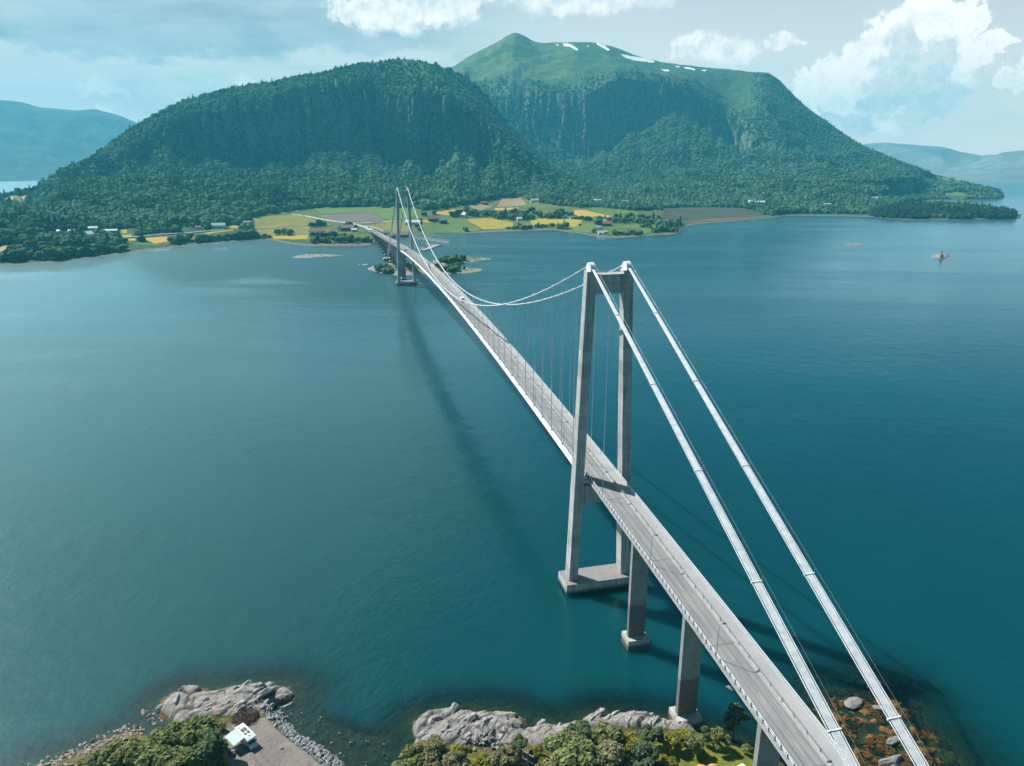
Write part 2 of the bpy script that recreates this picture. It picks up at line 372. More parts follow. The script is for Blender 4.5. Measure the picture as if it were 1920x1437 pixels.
# expansion joints at the towers
for y in (-1.63, 624.63):
    m = MB(); ribbon(y-.35, y+.35, -HW+.36, 1.54, .006, .7, m); m.build('expansion_joint', M['steel_grey'], road)

# towers
def tower(y0):
    t = empty('tower', (0, y0, 0)); t.parent = bridge
    def half(z): return W_TOP+(W_BOT-W_TOP)*(H_T-z)/(H_T-4)
    for s in (-1, 1):
        m = MB(); n = 12; vs = []
        for k in range(n+1):
            z = 4.0+(103.4-4.0)*k/n; dy = 4.5-1.3*k/n; dx = 2.9; c = .10
            x = s*half(z)
            vs += [(x-dx/2+c, -dy/2, z), (x+dx/2-c, -dy/2, z), (x+dx/2, -dy/2+c, z), (x+dx/2, dy/2-c, z), (x+dx/2-c, dy/2, z), (x-dx/2+c, dy/2, z), (x-dx/2, dy/2-c, z), (x-dx/2, -dy/2+c, z)]
        fs = [(i*8+k, i*8+(k+1) % 8, (i+1)*8+(k+1) % 8, (i+1)*8+k) for i in range(n) for k in range(8)]+[tuple(n*8+k for k in range(8)), tuple(reversed(range(8)))]
        m.add(vs, fs); leg = m.build('leg', M['tower_concrete'], t)
        m = MB()                                    # rounded steel saddle housing
        x = s*W_TOP; prof = []
        for k in range(9):
            a = math.pi*k/8; prof.append((-1.95*math.cos(a), 103.4+.9+1.55*math.sin(a)))
        prof = [(-1.95, 103.42)]+prof+[(1.95, 103.42)]
        vs = [(x+sx*.72, yy, zz) for sx in (-1, 1) for yy, zz in prof]; n = len(prof)
        m.add(vs, [tuple(range(n)), tuple(n+k for k in reversed(range(n)))]+[(k, (k+1) % n, n+(k+1) % n, n+k) for k in range(n)])
        for sy in (-1, 1): m.box((x, sy*2.15, 104.0), (1.6, .25, .25)); 
        m.build('cable_saddle', M['steel_white'], t)
    xi = half(100)-1.2
    m = MB(); xt, xb = half(102)-1.0, half(97)-1.0
    m.hexa([(-xb-.1, -1.7, 96.9), (xb+.1, -1.7, 96.9), (xb+.1, 1.7, 96.9), (-xb-.1, 1.7, 96.9), (-xt-.1, -1.7, 102.5), (xt+.1, -1.7, 102.5), (xt+.1, 1.7, 102.5), (-xt-.1, 1.7, 102.5)])
    m.build('top_crossbeam', M['tower_concrete'], t)
    m = MB(); m.box((0, 0, 102.9), (2*xt, .12, .1)); m.box((0, -1.6, 103.3), (2*xt, .06, .06)); m.box((0, 1.6, 103.3), (2*xt, .06, .06)); m.build('crossbeam_handrail', M['steel_white'], t)
    zd = float(deck_z(y0))-2.75
    xt, xb = half(zd)-1.1, half(zd-6)-1.1
    m = MB(); m.hexa([(-xb, -1.9, zd-6.0), (xb, -1.9, zd-6.0), (xb, 1.9, zd-6.0), (-xb, 1.9, zd-6.0), (-xt, -1.9, zd), (xt, -1.9, zd), (xt, 1.9, zd), (-xt, 1.9, zd)])
    m.build('deck_crossbeam', M['tower_concrete'], t)
    m = MB(); m.frustum((0, 0, .9), (24.0, 9.2), (0, 0, 4.0), (23.6, 8.8)); fo = m.build('foundation', M['footing'], t)
    for sx in (-1, 1):
        m = MB(); m.frustum((sx*9, 0, -12), (5, 6.5), (sx*9, 0, .9), (5, 6.5)); m.build('caisson', M['concrete_wet'], fo)
    return t
def conc_stained(name, base, dark, streak=True):
    mt = bpy.data.materials.new(name); mt.use_nodes = True; nt = mt.node_tree; N = NT(nt); b = nt.nodes['Principled BSDF']
    tc = N.n('ShaderNodeTexCoord').outputs['Object']; sp = N.n('ShaderNodeSeparateXYZ', i_0=tc)
    c = N.mix(N.ss(N.noise(tc, .35, 8, .65), .35, .68), base, dark)
    c = N.mix(N.m('MULTIPLY', N.ss(N.noise(N.vm('MULTIPLY', tc, (1.1, 1.1, .05)), 1.0, 5, .6), .48, .68), .75), c, (.16, .155, .145))     # rain streaks
    lift = N.m('FRACT', N.m('MULTIPLY', sp.outputs[2], .25))
    c = N.mix(N.m('MULTIPLY', N.ss(lift, .05, .0), .75), c, (.19, .185, .175))                                                       # pour joints
    blk = N.n('ShaderNodeTexWhiteNoise', noise_dimensions='1D'); N.put(blk.inputs['W'], N.m('FLOOR', N.m('MULTIPLY', sp.outputs[2], .25)))
    k = N.m('ADD', N.m('MULTIPLY', blk.outputs[0], .26), .85)
    c = N.mix(1.0, c, N.n('ShaderNodeCombineXYZ', i_0=k, i_1=k, i_2=k).outputs[0], 'MULTIPLY')
    wet = N.ss(sp.outputs[2], 2.4, 1.2)
    c = N.mix(N.m('MULTIPLY', N.ss(N.noise(N.vm('MULTIPLY', tc, (.7, .7, .035)), 1.0, 4, .6), .60, .72), .5), c, (.22, .13, .075))      # rust runs
    c = N.mix(wet, c, (.085, .08, .055))
    N.put(b.inputs['Base Color'], c); b.inputs['Roughness'].default_value = .85
    N.put(b.inputs['Normal'], N.n('ShaderNodeBump', i_Strength=.2, i_Height=N.noise(tc, 2, 6, .65)).outputs[0])
    return mt
M['tower_concrete'] = conc_stained('tower_concrete', (.45, .435, .405), (.36, .35, .325))
M['footing'] = conc_stained('footing_concrete', (.47, .43, .385), (.36, .335, .30))
tower(0.0); tower(623.0)

# piers
def pier(y, gz, foot=True):
    x = float(deck_x(y)); zt = float(deck_z(y))-2.72
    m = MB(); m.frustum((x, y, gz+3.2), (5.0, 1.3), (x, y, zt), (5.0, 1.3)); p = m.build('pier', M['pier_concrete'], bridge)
    m = MB(); m.frustum((x, y, gz-5), (6.6, 5.4), (x, y, gz+3.2), (6.4, 5.2)); m.build('footing', M['footing'], p)
def pm():
    mt = bpy.data.materials.new('pier_concrete'); mt.use_nodes = True; nt = mt.node_tree; N = NT(nt); b = nt.nodes['Principled BSDF']
    tc = N.n('ShaderNodeTexCoord').outputs['Object']; z = N.n('ShaderNodeSeparateXYZ', i_0=tc).outputs[2]
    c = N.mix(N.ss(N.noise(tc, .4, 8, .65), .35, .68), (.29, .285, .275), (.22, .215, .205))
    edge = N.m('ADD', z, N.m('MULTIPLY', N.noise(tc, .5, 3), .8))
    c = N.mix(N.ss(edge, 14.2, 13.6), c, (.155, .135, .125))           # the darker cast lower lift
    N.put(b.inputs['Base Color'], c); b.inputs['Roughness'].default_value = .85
    return mt
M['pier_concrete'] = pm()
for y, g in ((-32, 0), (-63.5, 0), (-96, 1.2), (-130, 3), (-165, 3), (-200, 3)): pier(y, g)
for k in range(13): pier(623+32+k*39.0, 0)

# main cables: parabolic bundles between the towers, fanned strands down to the anchorages
def cable_z(y): return SAG+(H_T-SAG)*((y-311.5)/311.5)**2
SL = .4786
for s in (-1, 1):
    c = empty('main_cable', (s*W_TOP, 0, 0)); c.parent = bridge
    m = MB(); ys = np.linspace(0, 623, 90)
    for ox, oz in ((-.26, 0), (0, .14), (.26, 0), (0, -.14)):
        m.tube([(ox, y, float(cable_z(y))+oz) for y in ys], .15, 6)
    m.build('span_cable', M['cable'], c, smooth=True)
    for end in (0, 1):
        m = MB()
        def sp(y):                           # spread of the strands across the cable
            return .36+.80*min(1, max(0, -y)/125.0)
        lay = [(-1.0, 0), (-.93, .0), (-.62, .0), (-.48, .06), (-.34, 0), (-.20, .06), (-.06, 0), (.08, .06), (.22, 0), (.36, .06), (.50, 0), (.62, .06), (.93, 0), (1.0, .0)]
        for a, b in lay:
            pts = [(a*sp(y), (y if end == 0 else 623-y*1.0), H_T+SL*y+b+.05*math.sin(3.14*(-y)/200)*-6) for y in (0, -2, -25, -50, -80, -110, -140, -175, -214)]
            m.tube(pts, .072, 5)
        m.build('anchor_strands', M['cable'], c, smooth=True)
        for k in range(1, 9):
            y = -24.3*k+3; w = sp(y)*2.12; z = H_T+SL*y-.3*math.sin(3.14*(-y)/200)
            m = MB(); yy = y if end == 0 else 623-y
            m.box((0, yy, z+.1), (w, .26, .12)); m.box((0, yy, z-.1), (w, .26, .12))
            for sx in (-.5, .5): m.box((sx*w, yy, z), (.12, .32, .36))
            m.tube([(.55*w, yy, z-.2), (.55*w, yy, z+1.0)], .03, 4)
            m.build('cable_band', M['cable'], c)
        m = MB(); m.tube([(1.35*sp(y), (y if end == 0 else 623-y), H_T+SL*y+1.0-.3*math.sin(3.14*(-y)/200)) for y in (0, -60, -110, -160, -214)], .013, 4); m.build('hand_line', M['steel_grey'], c)
    for k in range(1, 51):
        y = 623*k/51.0; m = MB(); zc = float(cable_z(y)); m.box((0, y, zc+.1), (.85, .34, .62))
        for sx in (-.3, .3): m.tube([(sx, y, zc), (sx*1.06, y, zc+1.15)], .03, 4)
        m.build('cable_clamp', M['steel_white'], c)
    for k in range(1, 51):
        y = 623*k/51.0; z0 = float(deck_z(y))+.1; z1 = float(cable_z(y))-.1; xd = HW+.5-W_TOP
        if z1-z0 > .4:
            m = MB(); m.tube([(s*(xd)*1.0, y-.18, z0), (0, y-.18, z1)], .065, 4); m.tube([(s*(xd), y+.18, z0), (0, y+.18, z1)], .065, 4)
            m.box((s*xd, y, z0-.1), (.5, .6, .35)); m.build('hanger', M['cable'], c)
# anchor blocks
for y in (-216, 839):
    m = MB(); m.frustum((0, y, -6), (26, 14), (0, y, 3.6), (22, 10)); m.build('anchor_block', M['footing'], bridge)

# lamp posts on the left railing (each a thing of its own)
def lamp_proto():
    t = empty('lamp_post', (0, 0, 0))
    m = MB(); m.tube([(0, 0, .2), (0, 0, 4), (0, 0, 7.6)], [.10, .08, .06], 6); m.build('pole', M['steel_grey'], t)
    m = MB(); m.tube([(0, 0, 7.55), (.25, 0, 7.95), (.9, 0, 8.1)], [.06, .05, .045], 5); m.build('arm', M['steel_grey'], t)
    m = MB(); m.frustum((1.2, 0, 8.02), (.95, .34, 0), (1.15, 0, 8.2), (.75, .24, 0)); m.build('lamp_head', M['dark_metal'], t)
    m = MB(); m.box((0, 0, .28), (.3, .3, .16)); m.build('base_plate', M['steel_grey'], t)
    return t
def dup(o, parent=None):
    c = o.copy(); COL.objects.link(c)
    if parent: c.parent = parent
    for ch in list(o.children): dup(ch, c)
    return c
ORD = ['first', 'second', 'third', 'fourth', 'fifth', 'sixth', 'seventh', 'eighth', 'ninth', 'tenth', 'eleventh', 'twelfth', 'thirteenth', 'fourteenth', 'fifteenth', 'sixteenth', 'seventeenth', 'eighteenth', 'nineteenth', 'twentieth']
lp = lamp_proto(); first = True
near_ys = [-14.2, -48.6, -82.3, -116.5]; main_ys = [23.7+36.6*k for k in range(16)]; far_ys = [660+39*k for k in range(12)]
for grp, ys in (('near', near_ys), ('main', main_ys), ('far', far_ys)):
    for i, y in enumerate(ys):
        o = lp if first else dup(lp); first = False
        o.location = (float(deck_x(y))-HW+.1, y, float(deck_z(y)))
        if grp == 'near': l = 'slender grey lamp post on the left railing, %s one this side of the near tower' % ORD[i]
        elif grp == 'main': l = 'slender grey lamp post on the left railing, %s one beyond the near tower' % ORD[i]
        else: l = 'thin lamp post on the far approach, %s one beyond the far tower' % ORD[i]
        tag(o, l, 'lamp post', 'lamp posts along the bridge railing')

# vehicles
def car_paint(n, c): return material(n, c, None, .28, spec=.5)
M['paint_white'] = car_paint('white_car_paint', (.78, .79, .79)); M['paint_dark'] = car_paint('dark_car_paint', (.03, .035, .045))
M['paint_grey'] = car_paint('silver_car_paint', (.35, .37, .39)); M['paint_red'] = car_paint('red_car_paint', (.35, .03, .03))
M['lamp_clear'] = material('headlight_glass', (.7, .72, .7), None, .15); M['lamp_red'] = material('tail_light_red', (.4, .02, .02), None, .3)
def make_car(paint, tall=1.45):
    t = empty('car')
    m = MB(); L = 4.4; w = .89
    prof = [(-2.2, .35), (-2.2, .85), (-1.95, .95), (-1.0, .98), (1.0, .98), (2.05, .82), (2.2, .62), (2.2, .35)]
    def extr(prof, w0, mb):
        n = len(prof); mb.add([(sx*w0, y, z) for sx in (-1, 1) for y, z in prof], [tuple(range(n)), tuple(n+k for k in reversed(range(n)))]+[(k, (k+1) % n, n+(k+1) % n, n+k) for k in range(n)])
    extr(prof, w, m); body = m.build('body', paint, t)
    m = MB(); m.hexa([(-w+.03, -1.85, .96), (w-.03, -1.85, .96), (w-.03, 1.1, .985), (-w+.03, 1.1, .985), (-.66, -1.45, tall-.05), (.66, -1.45, tall-.05), (.66, .25, tall-.03), (-.66, .25, tall-.03)]); m.build('windows', M['glass_dark'], t)
    m = MB(); m.box((0, -.6, tall), (1.30, 1.72, .08)); m.build('roof', paint, t)
    for sx in (-1, 1):
        for y in (-1.35, 1.35):
            m = MB(); m.tube([(sx*.70, y, .33), (sx*.91, y, .33)], .33, 12); wv = m.build('wheel', M['rubber'], t)
        m = MB(); m.box((sx*.62, 2.19, .68), (.36, .06, .14)); m.build('headlight', M['lamp_clear'], t)
        m = MB(); m.box((sx*.66, -2.2, .78), (.3, .05, .18)); m.build('tail_light', M['lamp_red'], t)
        m = MB(); m.box((sx*.98, .75, 1.02), (.2, .12, .14)); m.build('wing_mirror', paint, t)
    return t
def make_van(paint):
    t = empty('van'); m = MB()
    prof = [(-2.7, .4), (-2.7, 2.35), (-2.5, 2.5), (1.2, 2.5), (1.55, 2.35), (2.2, 1.35), (2.75, 1.1), (2.85, .4)]; n = len(prof)
    m.add([(sx*1.0, y, z) for sx in (-1, 1) for y, z in prof], [tuple(range(n)), tuple(n+k for k in reversed(range(n)))]+[(k, (k+1) % n, n+(k+1) % n, n+k) for k in range(n)]); m.build('body', paint, t)
    m = MB(); m.hexa([(-.85, 1.62, 2.28), (.85, 1.62, 2.28), (.85, 2.16, 1.44), (-.85, 2.16, 1.44), (-.85, 1.68, 2.33), (.85, 1.68, 2.33), (.85, 2.24, 1.46), (-.85, 2.24, 1.46)]); m.build('windscreen', M['glass_dark'], t)
    for sx in (-1, 1):
        m = MB(); m.box((sx*1.0, 1.15, 1.75), (.03, .9, .6)); m.build('side_window', M['glass_dark'], t)
        for y in (-1.7, 1.75):
            m = MB(); m.tube([(sx*.78, y, .36), (sx*1.03, y, .36)], .36, 12); m.build('wheel', M['rubber'], t)
        m = MB(); m.box((sx*.7, 2.84, .8), (.4, .06, .22)); m.build('headlight', M['lamp_clear'], t)
    m = MB(); m.box((0, -2.72, 1.75), (1.5, .03, .6)); m.build('rear_window', M['glass_dark'], t)
    return t
def on_deck(o, y, x, rz, l, c):
    o.location = (float(deck_x(y))+x, y, float(deck_z(y))+.01); o.rotation_euler = (math.atan(float(deck_z(y+1)-deck_z(y)))*(1 if abs(rz) < 1 else -1), 0, rz); tag(o, l, c)
# ------------------------------------------------------------------ the far shore and the mountain
AZG = np.arange(-36, 62.001, .075)
def curve(pts, sm=5):                     # a line seen in the photograph as azimuth -> tangent of elevation
    p = np.array(pts, float); p = p[np.argsort(p[:, 0])]
    xx = np.arange(p[0, 0], p[-1, 0]+1, 4.0); yy = np.interp(xx, p[:, 0], p[:, 1])
    a, t = azel(xx, yy); v = np.interp(AZG, a, t)
    return smooth1(v, sm)
def smooth1(v, s):
    if s <= 0: return v
    k = np.exp(-.5*(np.arange(-4*s, 4*s+1)/s)**2); k /= k.sum()
    return np.convolve(np.pad(v, 4*s, mode='edge'), k, 'valid')
def along(pts, sm=8):                     # a quantity given per photo column
    p = np.array(pts, float); xx = np.arange(p[0, 0], p[-1, 0]+1, 4.0)
    a, _ = azel(xx, np.full(xx.shape, 380.0)); return smooth1(np.interp(AZG, a, np.interp(xx, p[:, 0], p[:, 1])), sm)
CZ = CAM[2]
shore_px = [(-600, 530), (-300, 508), (0, 497), (60, 495), (110, 491), (160, 485), (200, 480), (240, 474), (270, 469), (300, 466), (330, 463), (365, 459), (400, 457), (440, 453), (480, 448), (505, 449), (520, 452), (545, 458), (580, 461), (640, 461), (695, 460), (706, 450), (720, 441), (740, 440), (770, 441), (800, 439), (830, 437), (870, 437.5), (900, 436), (930, 434.5), (960, 433.5), (1000, 432), (1040, 431), (1060, 434), (1090, 438), (1110, 442), (1130, 445), (1150, 446.5), (1175, 445), (1200, 443), (1230, 440.5), (1255, 440), (1275, 437), (1284, 424), (1310, 419), (1340, 417), (1380, 414), (1440, 408.5), (1470, 405), (1500, 404), (1560, 405), (1640, 407), (1660, 400), (1690, 384), (1740, 377), (1800, 376), (1850, 375.5), (1872, 374), (1880, 371), (1960, 366)]
t0 = curve(shore_px, 2); r0 = (CZ-.0)/np.maximum(-t0, 1e-3)
pxA = AZG
A_px = [(-600, 470), (-300, 410), (0, 368), (60, 358), (110, 325), (165, 303), (200, 279), (240, 250), (270, 231), (320, 201), (370, 183), (430, 169), (500, 158), (560, 148), (620, 136), (650, 128), (700, 119), (735, 112), (770, 111), (800, 117), (840, 130), (880, 150), (910, 178), (930, 203), (955, 233), (975, 258), (1010, 291), (1050, 328), (1090, 350), (1130, 366), (1300, 350), (1500, 340), (1700, 336), (1800, 349), (1876, 364), (1960, 366)]
B_px = [(-600, 480), (0, 400), (200, 335), (300, 275), (500, 205), (700, 168), (850, 126), (880, 105), (910, 90), (935, 79), (950, 67), (965, 59), (985, 66), (1000, 75), (1020, 79), (1070, 76), (1110, 78), (1145, 85), (1190, 103), (1240, 115), (1300, 122), (1340, 128), (1400, 133), (1440, 135), (1460, 148), (1490, 180), (1520, 205), (1560, 235), (1600, 262), (1620, 275), (1660, 290), (1700, 307), (1750, 325), (1790, 335), (1830, 343), (1860, 352), (1876, 362), (1886, 375), (1960, 385)]
tA = curve(A_px, 3); tB = curve(B_px, 2)
t1 = curve([(-600, 480), (-300, 460), (0, 446), (200, 424), (300, 426), (470, 406), (590, 390), (700, 388), (800, 395), (880, 383), (930, 374), (980, 369), (1000, 379), (1080, 391), (1110, 387), (1200, 396), (1300, 388), (1400, 387), (1500, 384), (1640, 375), (1740, 356), (1820, 366), (1876, 369), (1960, 366)], 6)
z1 = along([(-600, 25), (300, 22), (480, 26), (600, 26), (940, 34), (1100, 26), (1250, 12), (1500, 12), (1740, 22), (1876, 3), (1960, -2)])
r1 = np.maximum((CZ-z1)/np.maximum(-t1, 1e-3), r0+25)
t3 = curve([(-600, 410), (-300, 390), (0, 376), (60, 368), (110, 345), (165, 330), (200, 320), (270, 305), (350, 296), (420, 299), (480, 302), (600, 300), (680, 298), (705, 285), (750, 310), (820, 310), (850, 290), (880, 292), (930, 315), (980, 330), (1050, 352), (1130, 374), (1200, 372), (1300, 360), (1400, 355), (1500, 350), (1600, 345), (1700, 343), (1800, 353), (1876, 366), (1960, 366)], 6)
az_n = lambda s, sd, o=4: fbm(AZG*s, 0*AZG+sd, o, int(sd))
t3 = t3+(.0125*az_n(.55, 3)+.008*az_n(1.7, 9))*np.clip((az_n(.1, 77)*0+1), 0, 1)*(1-sstep(AZG, azel(1000, 300)[0], azel(1100, 300)[0]))
r3 = along([(-600, 2200), (0, 2300), (165, 2350), (270, 2450), (480, 2560), (700, 2500), (820, 2450), (900, 2400), (1000, 2300), (1130, 2300), (1300, 2400), (1500, 2500), (1700, 2720), (1876, 3170), (1960, 3200)])
r3 = np.maximum(r3, r1+40)
t4 = curve([(-600, 405), (-300, 385), (0, 372), (60, 365), (110, 338), (165, 318), (200, 300), (270, 262), (330, 224), (375, 203), (430, 189), (480, 182), (560, 171), (640, 157), (690, 152), (710, 190), (725, 180), (780, 176), (830, 188), (870, 205), (905, 225), (940, 258), (980, 296), (1050, 340), (1130, 370), (1300, 352), (1500, 342), (1700, 337), (1800, 350), (1876, 365), (1960, 366)], 5)
d34 = along([(-600, 60), (0, 60), (165, 80), (270, 120), (385, 125), (480, 130), (640, 125), (705, 190), (760, 125), (830, 130), (880, 190), (930, 120), (1000, 100), (1130, 60), (1960, 40)], 4)
t4 = t4+.005*az_n(.9, 15)*(1-sstep(AZG, azel(900, 300)[0], azel(1000, 300)[0]))
z_probe = smooth1((t4-t3)*r3, 6); r4 = r3+d34*np.where(z_probe > 40, .5, 1.0)
r5 = r4+along([(-600, 70), (0, 80), (165, 90), (270, 150), (480, 190), (640, 190), (760, 300), (840, 330), (900, 420), (960, 520), (1020, 480), (1080, 280), (1130, 60), (1960, 40)])
zof = lambda r, t: CZ+r*t
z3, z4, z5 = zof(r3, t3), zof(r4, t4), zof(r5, tA)
wA = along([(-600, 1), (840, 1), (900, .45), (1000, .2), (1090, .1), (1140, 0), (1960, 0)], 10)
r6 = r5+along([(-600, 250), (840, 220), (900, 120), (1140, 120), (1876, 50), (1960, 40)]); z6 = z5-70*wA+10*(1-wA)
t7 = curve([(-600, 482), (0, 410), (200, 350), (400, 290), (700, 190), (850, 190), (890, 196), (930, 255), (1000, 306), (1050, 332), (1130, 346), (1230, 346), (1330, 336), (1450, 331), (1560, 328), (1650, 331), (1750, 338), (1800, 348), (1876, 364), (1960, 366)], 6)
r7 = np.maximum(along([(-600, 3000), (850, 3350), (930, 3250), (1000, 3050), (1130, 2850), (1450, 2850), (1600, 2900), (1750, 3060), (1876, 3240), (1960, 3260)]), r6+30); z7 = np.minimum(zof(r7, t7), 1e4)
t8 = curve([(-600, 481), (0, 406), (200, 345), (400, 280), (700, 182), (850, 165), (895, 178), (930, 200), (1000, 255), (1060, 285), (1110, 304), (1150, 285), (1190, 250), (1230, 222), (1290, 205), (1340, 230), (1390, 268), (1440, 272), (1480, 275), (1560, 304), (1650, 322), (1750, 335), (1800, 346), (1876, 363), (1960, 366)], 4)
t8 = t8+(.008*az_n(.8, 21)+.005*az_n(2.2, 25))*sstep(AZG, azel(930, 300)[0], azel(1000, 300)[0])*(1-sstep(AZG, azel(1500, 300)[0], azel(1600, 300)[0]))
r8 = np.maximum(along([(-600, 3500), (850, 3750), (930, 3700), (1000, 3600), (1110, 3500), (1200, 3620), (1330, 3650), (1450, 3500), (1650, 3350), (1750, 3200), (1876, 3265), (1960, 3290)]), r7+25); z8 = zof(r8, t8)
t9 = curve([(-600, 480.5), (0, 403), (200, 340), (400, 270), (700, 175), (850, 140), (895, 150), (940, 140), (1000, 163), (1060, 178), (1110, 176), (1150, 158), (1200, 150), (1290, 152), (1335, 178), (1360, 202), (1395, 214), (1440, 230), (1480, 264), (1560, 300), (1650, 319), (1750, 334), (1800, 345), (1876, 362.5), (1960, 366)], 4)
r9 = r8+along([(-600, 200), (850, 230), (930, 220), (985, 110), (1050, 75), (1110, 75), (1150, 70), (1230, 60), (1300, 60), (1350, 110), (1400, 45), (1450, 45), (1500, 90), (1650, 50), (1876, 25), (1960, 25)], 5); z9 = zof(r9, t9)
r10 = np.maximum(along([(-600, 4200), (850, 4400), (965, 4600), (1100, 4560), (1200, 4520), (1300, 4450), (1440, 4250), (1520, 4000), (1620, 3800), (1750, 3500), (1876, 3310), (1960, 3330)]), r9+25); z10 = zof(r10, tB)
r11 = r10+1400; z11 = np.minimum(z10-420, -20)
r2 = (r1+r3)/2; z2 = z1+(z3-z1)*.42
CR = np.stack([r0-40, r0, r1, r2, r3, r4, r5, r6, r7, r8, r9, r10, r11]); CZs = np.stack([r0*0-3.0, r0*0+.35, z1, z2, z3, z4, z5, z6, z7, z8, z9, z10, z11])
# a low bank just behind the waterline
NSEG = [4, 46, 40, 40, 44, 26, 8, 14, 34, 44, 44, 10]
Rg = []; Zg = []; Sg = []
for k, n in enumerate(NSEG):
    f = np.arange(n)/n
    Rg += [CR[k]+(CR[k+1]-CR[k])*q for q in f]; Zg += [CZs[k]+(CZs[k+1]-CZs[k])*q for q in f]; Sg += [k+q for q in f]
Rg.append(CR[-1]); Zg.append(CZs[-1]); Sg.append(12.0)
Rg = np.array(Rg); Zg = np.array(Zg); Sg = np.array(Sg)
k5 = np.array([.08, .24, .36, .24, .08])                       # round the creases a little, keeping the shore and both skylines
Zs = sum(w*np.roll(Zg, o, 0) for w, o in zip(k5, (-2, -1, 0, 1, 2)))
for it in range(2): Zs = sum(w*np.roll(Zs, o, 0) for w, o in zip(k5, (-2, -1, 0, 1, 2)))
keep = np.exp(-((Sg-6)/.12)**2)+np.exp(-((Sg-11)/.08)**2)+(Sg < 1.15)+(Sg > 11.8); keep = np.clip(keep, 0, 1)[:, None]
Zg = Zg*keep+Zs*(1-keep)
azr = np.radians(AZG)[None, :]
Xg = CAM[0]+Rg*np.sin(azr); Yg = CAM[1]+Rg*np.cos(azr)
smk = Sg[:, None]+0*azr
amp = sstep(smk, 2.0, 2.6)*(1-.8*np.exp(-((smk-6)/.25)**2))*(1-.8*np.exp(-((smk-11)/.25)**2))
amp = amp*sstep(np.clip(Zg, 0, None), 8, 80)
# ribs and gullies running down the slopes, knolls and rock steps
azw = AZG[None, :]+.6*fbm(smk*1.3, AZG[None, :]*.5, 3, 5)
ribs = fbm(azw*1.3, smk*.5, 4, 11); ribs2 = ridged(azw*3.1, smk*.8, 3, 23)-.5
cliff = np.exp(-((smk-4.6)/.6)**2)*(Zg > 60)+.6*np.exp(-((smk-9.4)/.7)**2)
lowr = 1-.75*sstep(smk, 9.6, 10.2)
Rg = Rg+amp*(cliff*34*ribs+18*ribs2*(.5+cliff)*lowr)
Zg = Zg+amp*(24*fbm(Xg/340, Yg/340, 4, 31)+17*(ridged(Xg/210, Yg/210, 4, 37)-.5)*sstep(smk, 2.2, 3.2)+sstep(smk, 6.8, 8.5)*(34*fbm(Xg/420+3, Yg/420, 4, 47)+22*(ridged(Xg/260, Yg/260, 4, 53)-.5)))
Zg = Zg-70*sstep(AZG, azel(1872, 370)[0], azel(1892, 370)[0])[None, :]
Xg = CAM[0]+Rg*np.sin(azr); Yg = CAM[1]+Rg*np.cos(azr)
def zT(x, y):                             # ground height of the far shore
    dx, dy = np.asarray(x, float)-CAM[0], np.asarray(y, float)-CAM[1]
    r = np.hypot(dx, dy); a = np.degrees(np.arctan2(dx, dy)); j = np.clip((a-AZG[0])/.075, 0, len(AZG)-1.001); j0 = j.astype(int); fj = j-j0
    out = np.zeros(r.shape)
    it = np.nditer([r, j0, fj, out], op_flags=[['readonly']]*3+[['writeonly']])
    for rr, jj, ff, oo in it:
        jj = int(jj); oo[...] = np.interp(rr, Rg[:, jj], Zg[:, jj])*(1-ff)+np.interp(rr, Rg[:, jj+1], Zg[:, jj+1])*ff
    return out
def hit(px, py, lo=700, hi=3600):         # where a line of sight meets the far ground (near face first)
    res = []
    for x, y in zip(np.atleast_1d(px), np.atleast_1d(py)):
        a, t = azel(float(x), float(y)); j = int(np.clip(round((a-AZG[0])/.075), 0, len(AZG)-1))
        rr = np.linspace(lo, hi, 1400); g = np.interp(rr, Rg[:, j], Zg[:, j]); l = CZ+rr*t
        k = np.nonzero(l <= np.maximum(g, 0.0))[0]; k = k[0] if len(k) else -1
        r = rr[k]; res.append((CAM[0]+r*math.sin(math.radians(a)), CAM[1]+r*math.cos(math.radians(a)), max(0.0, g[k])))
    return np.array(res)

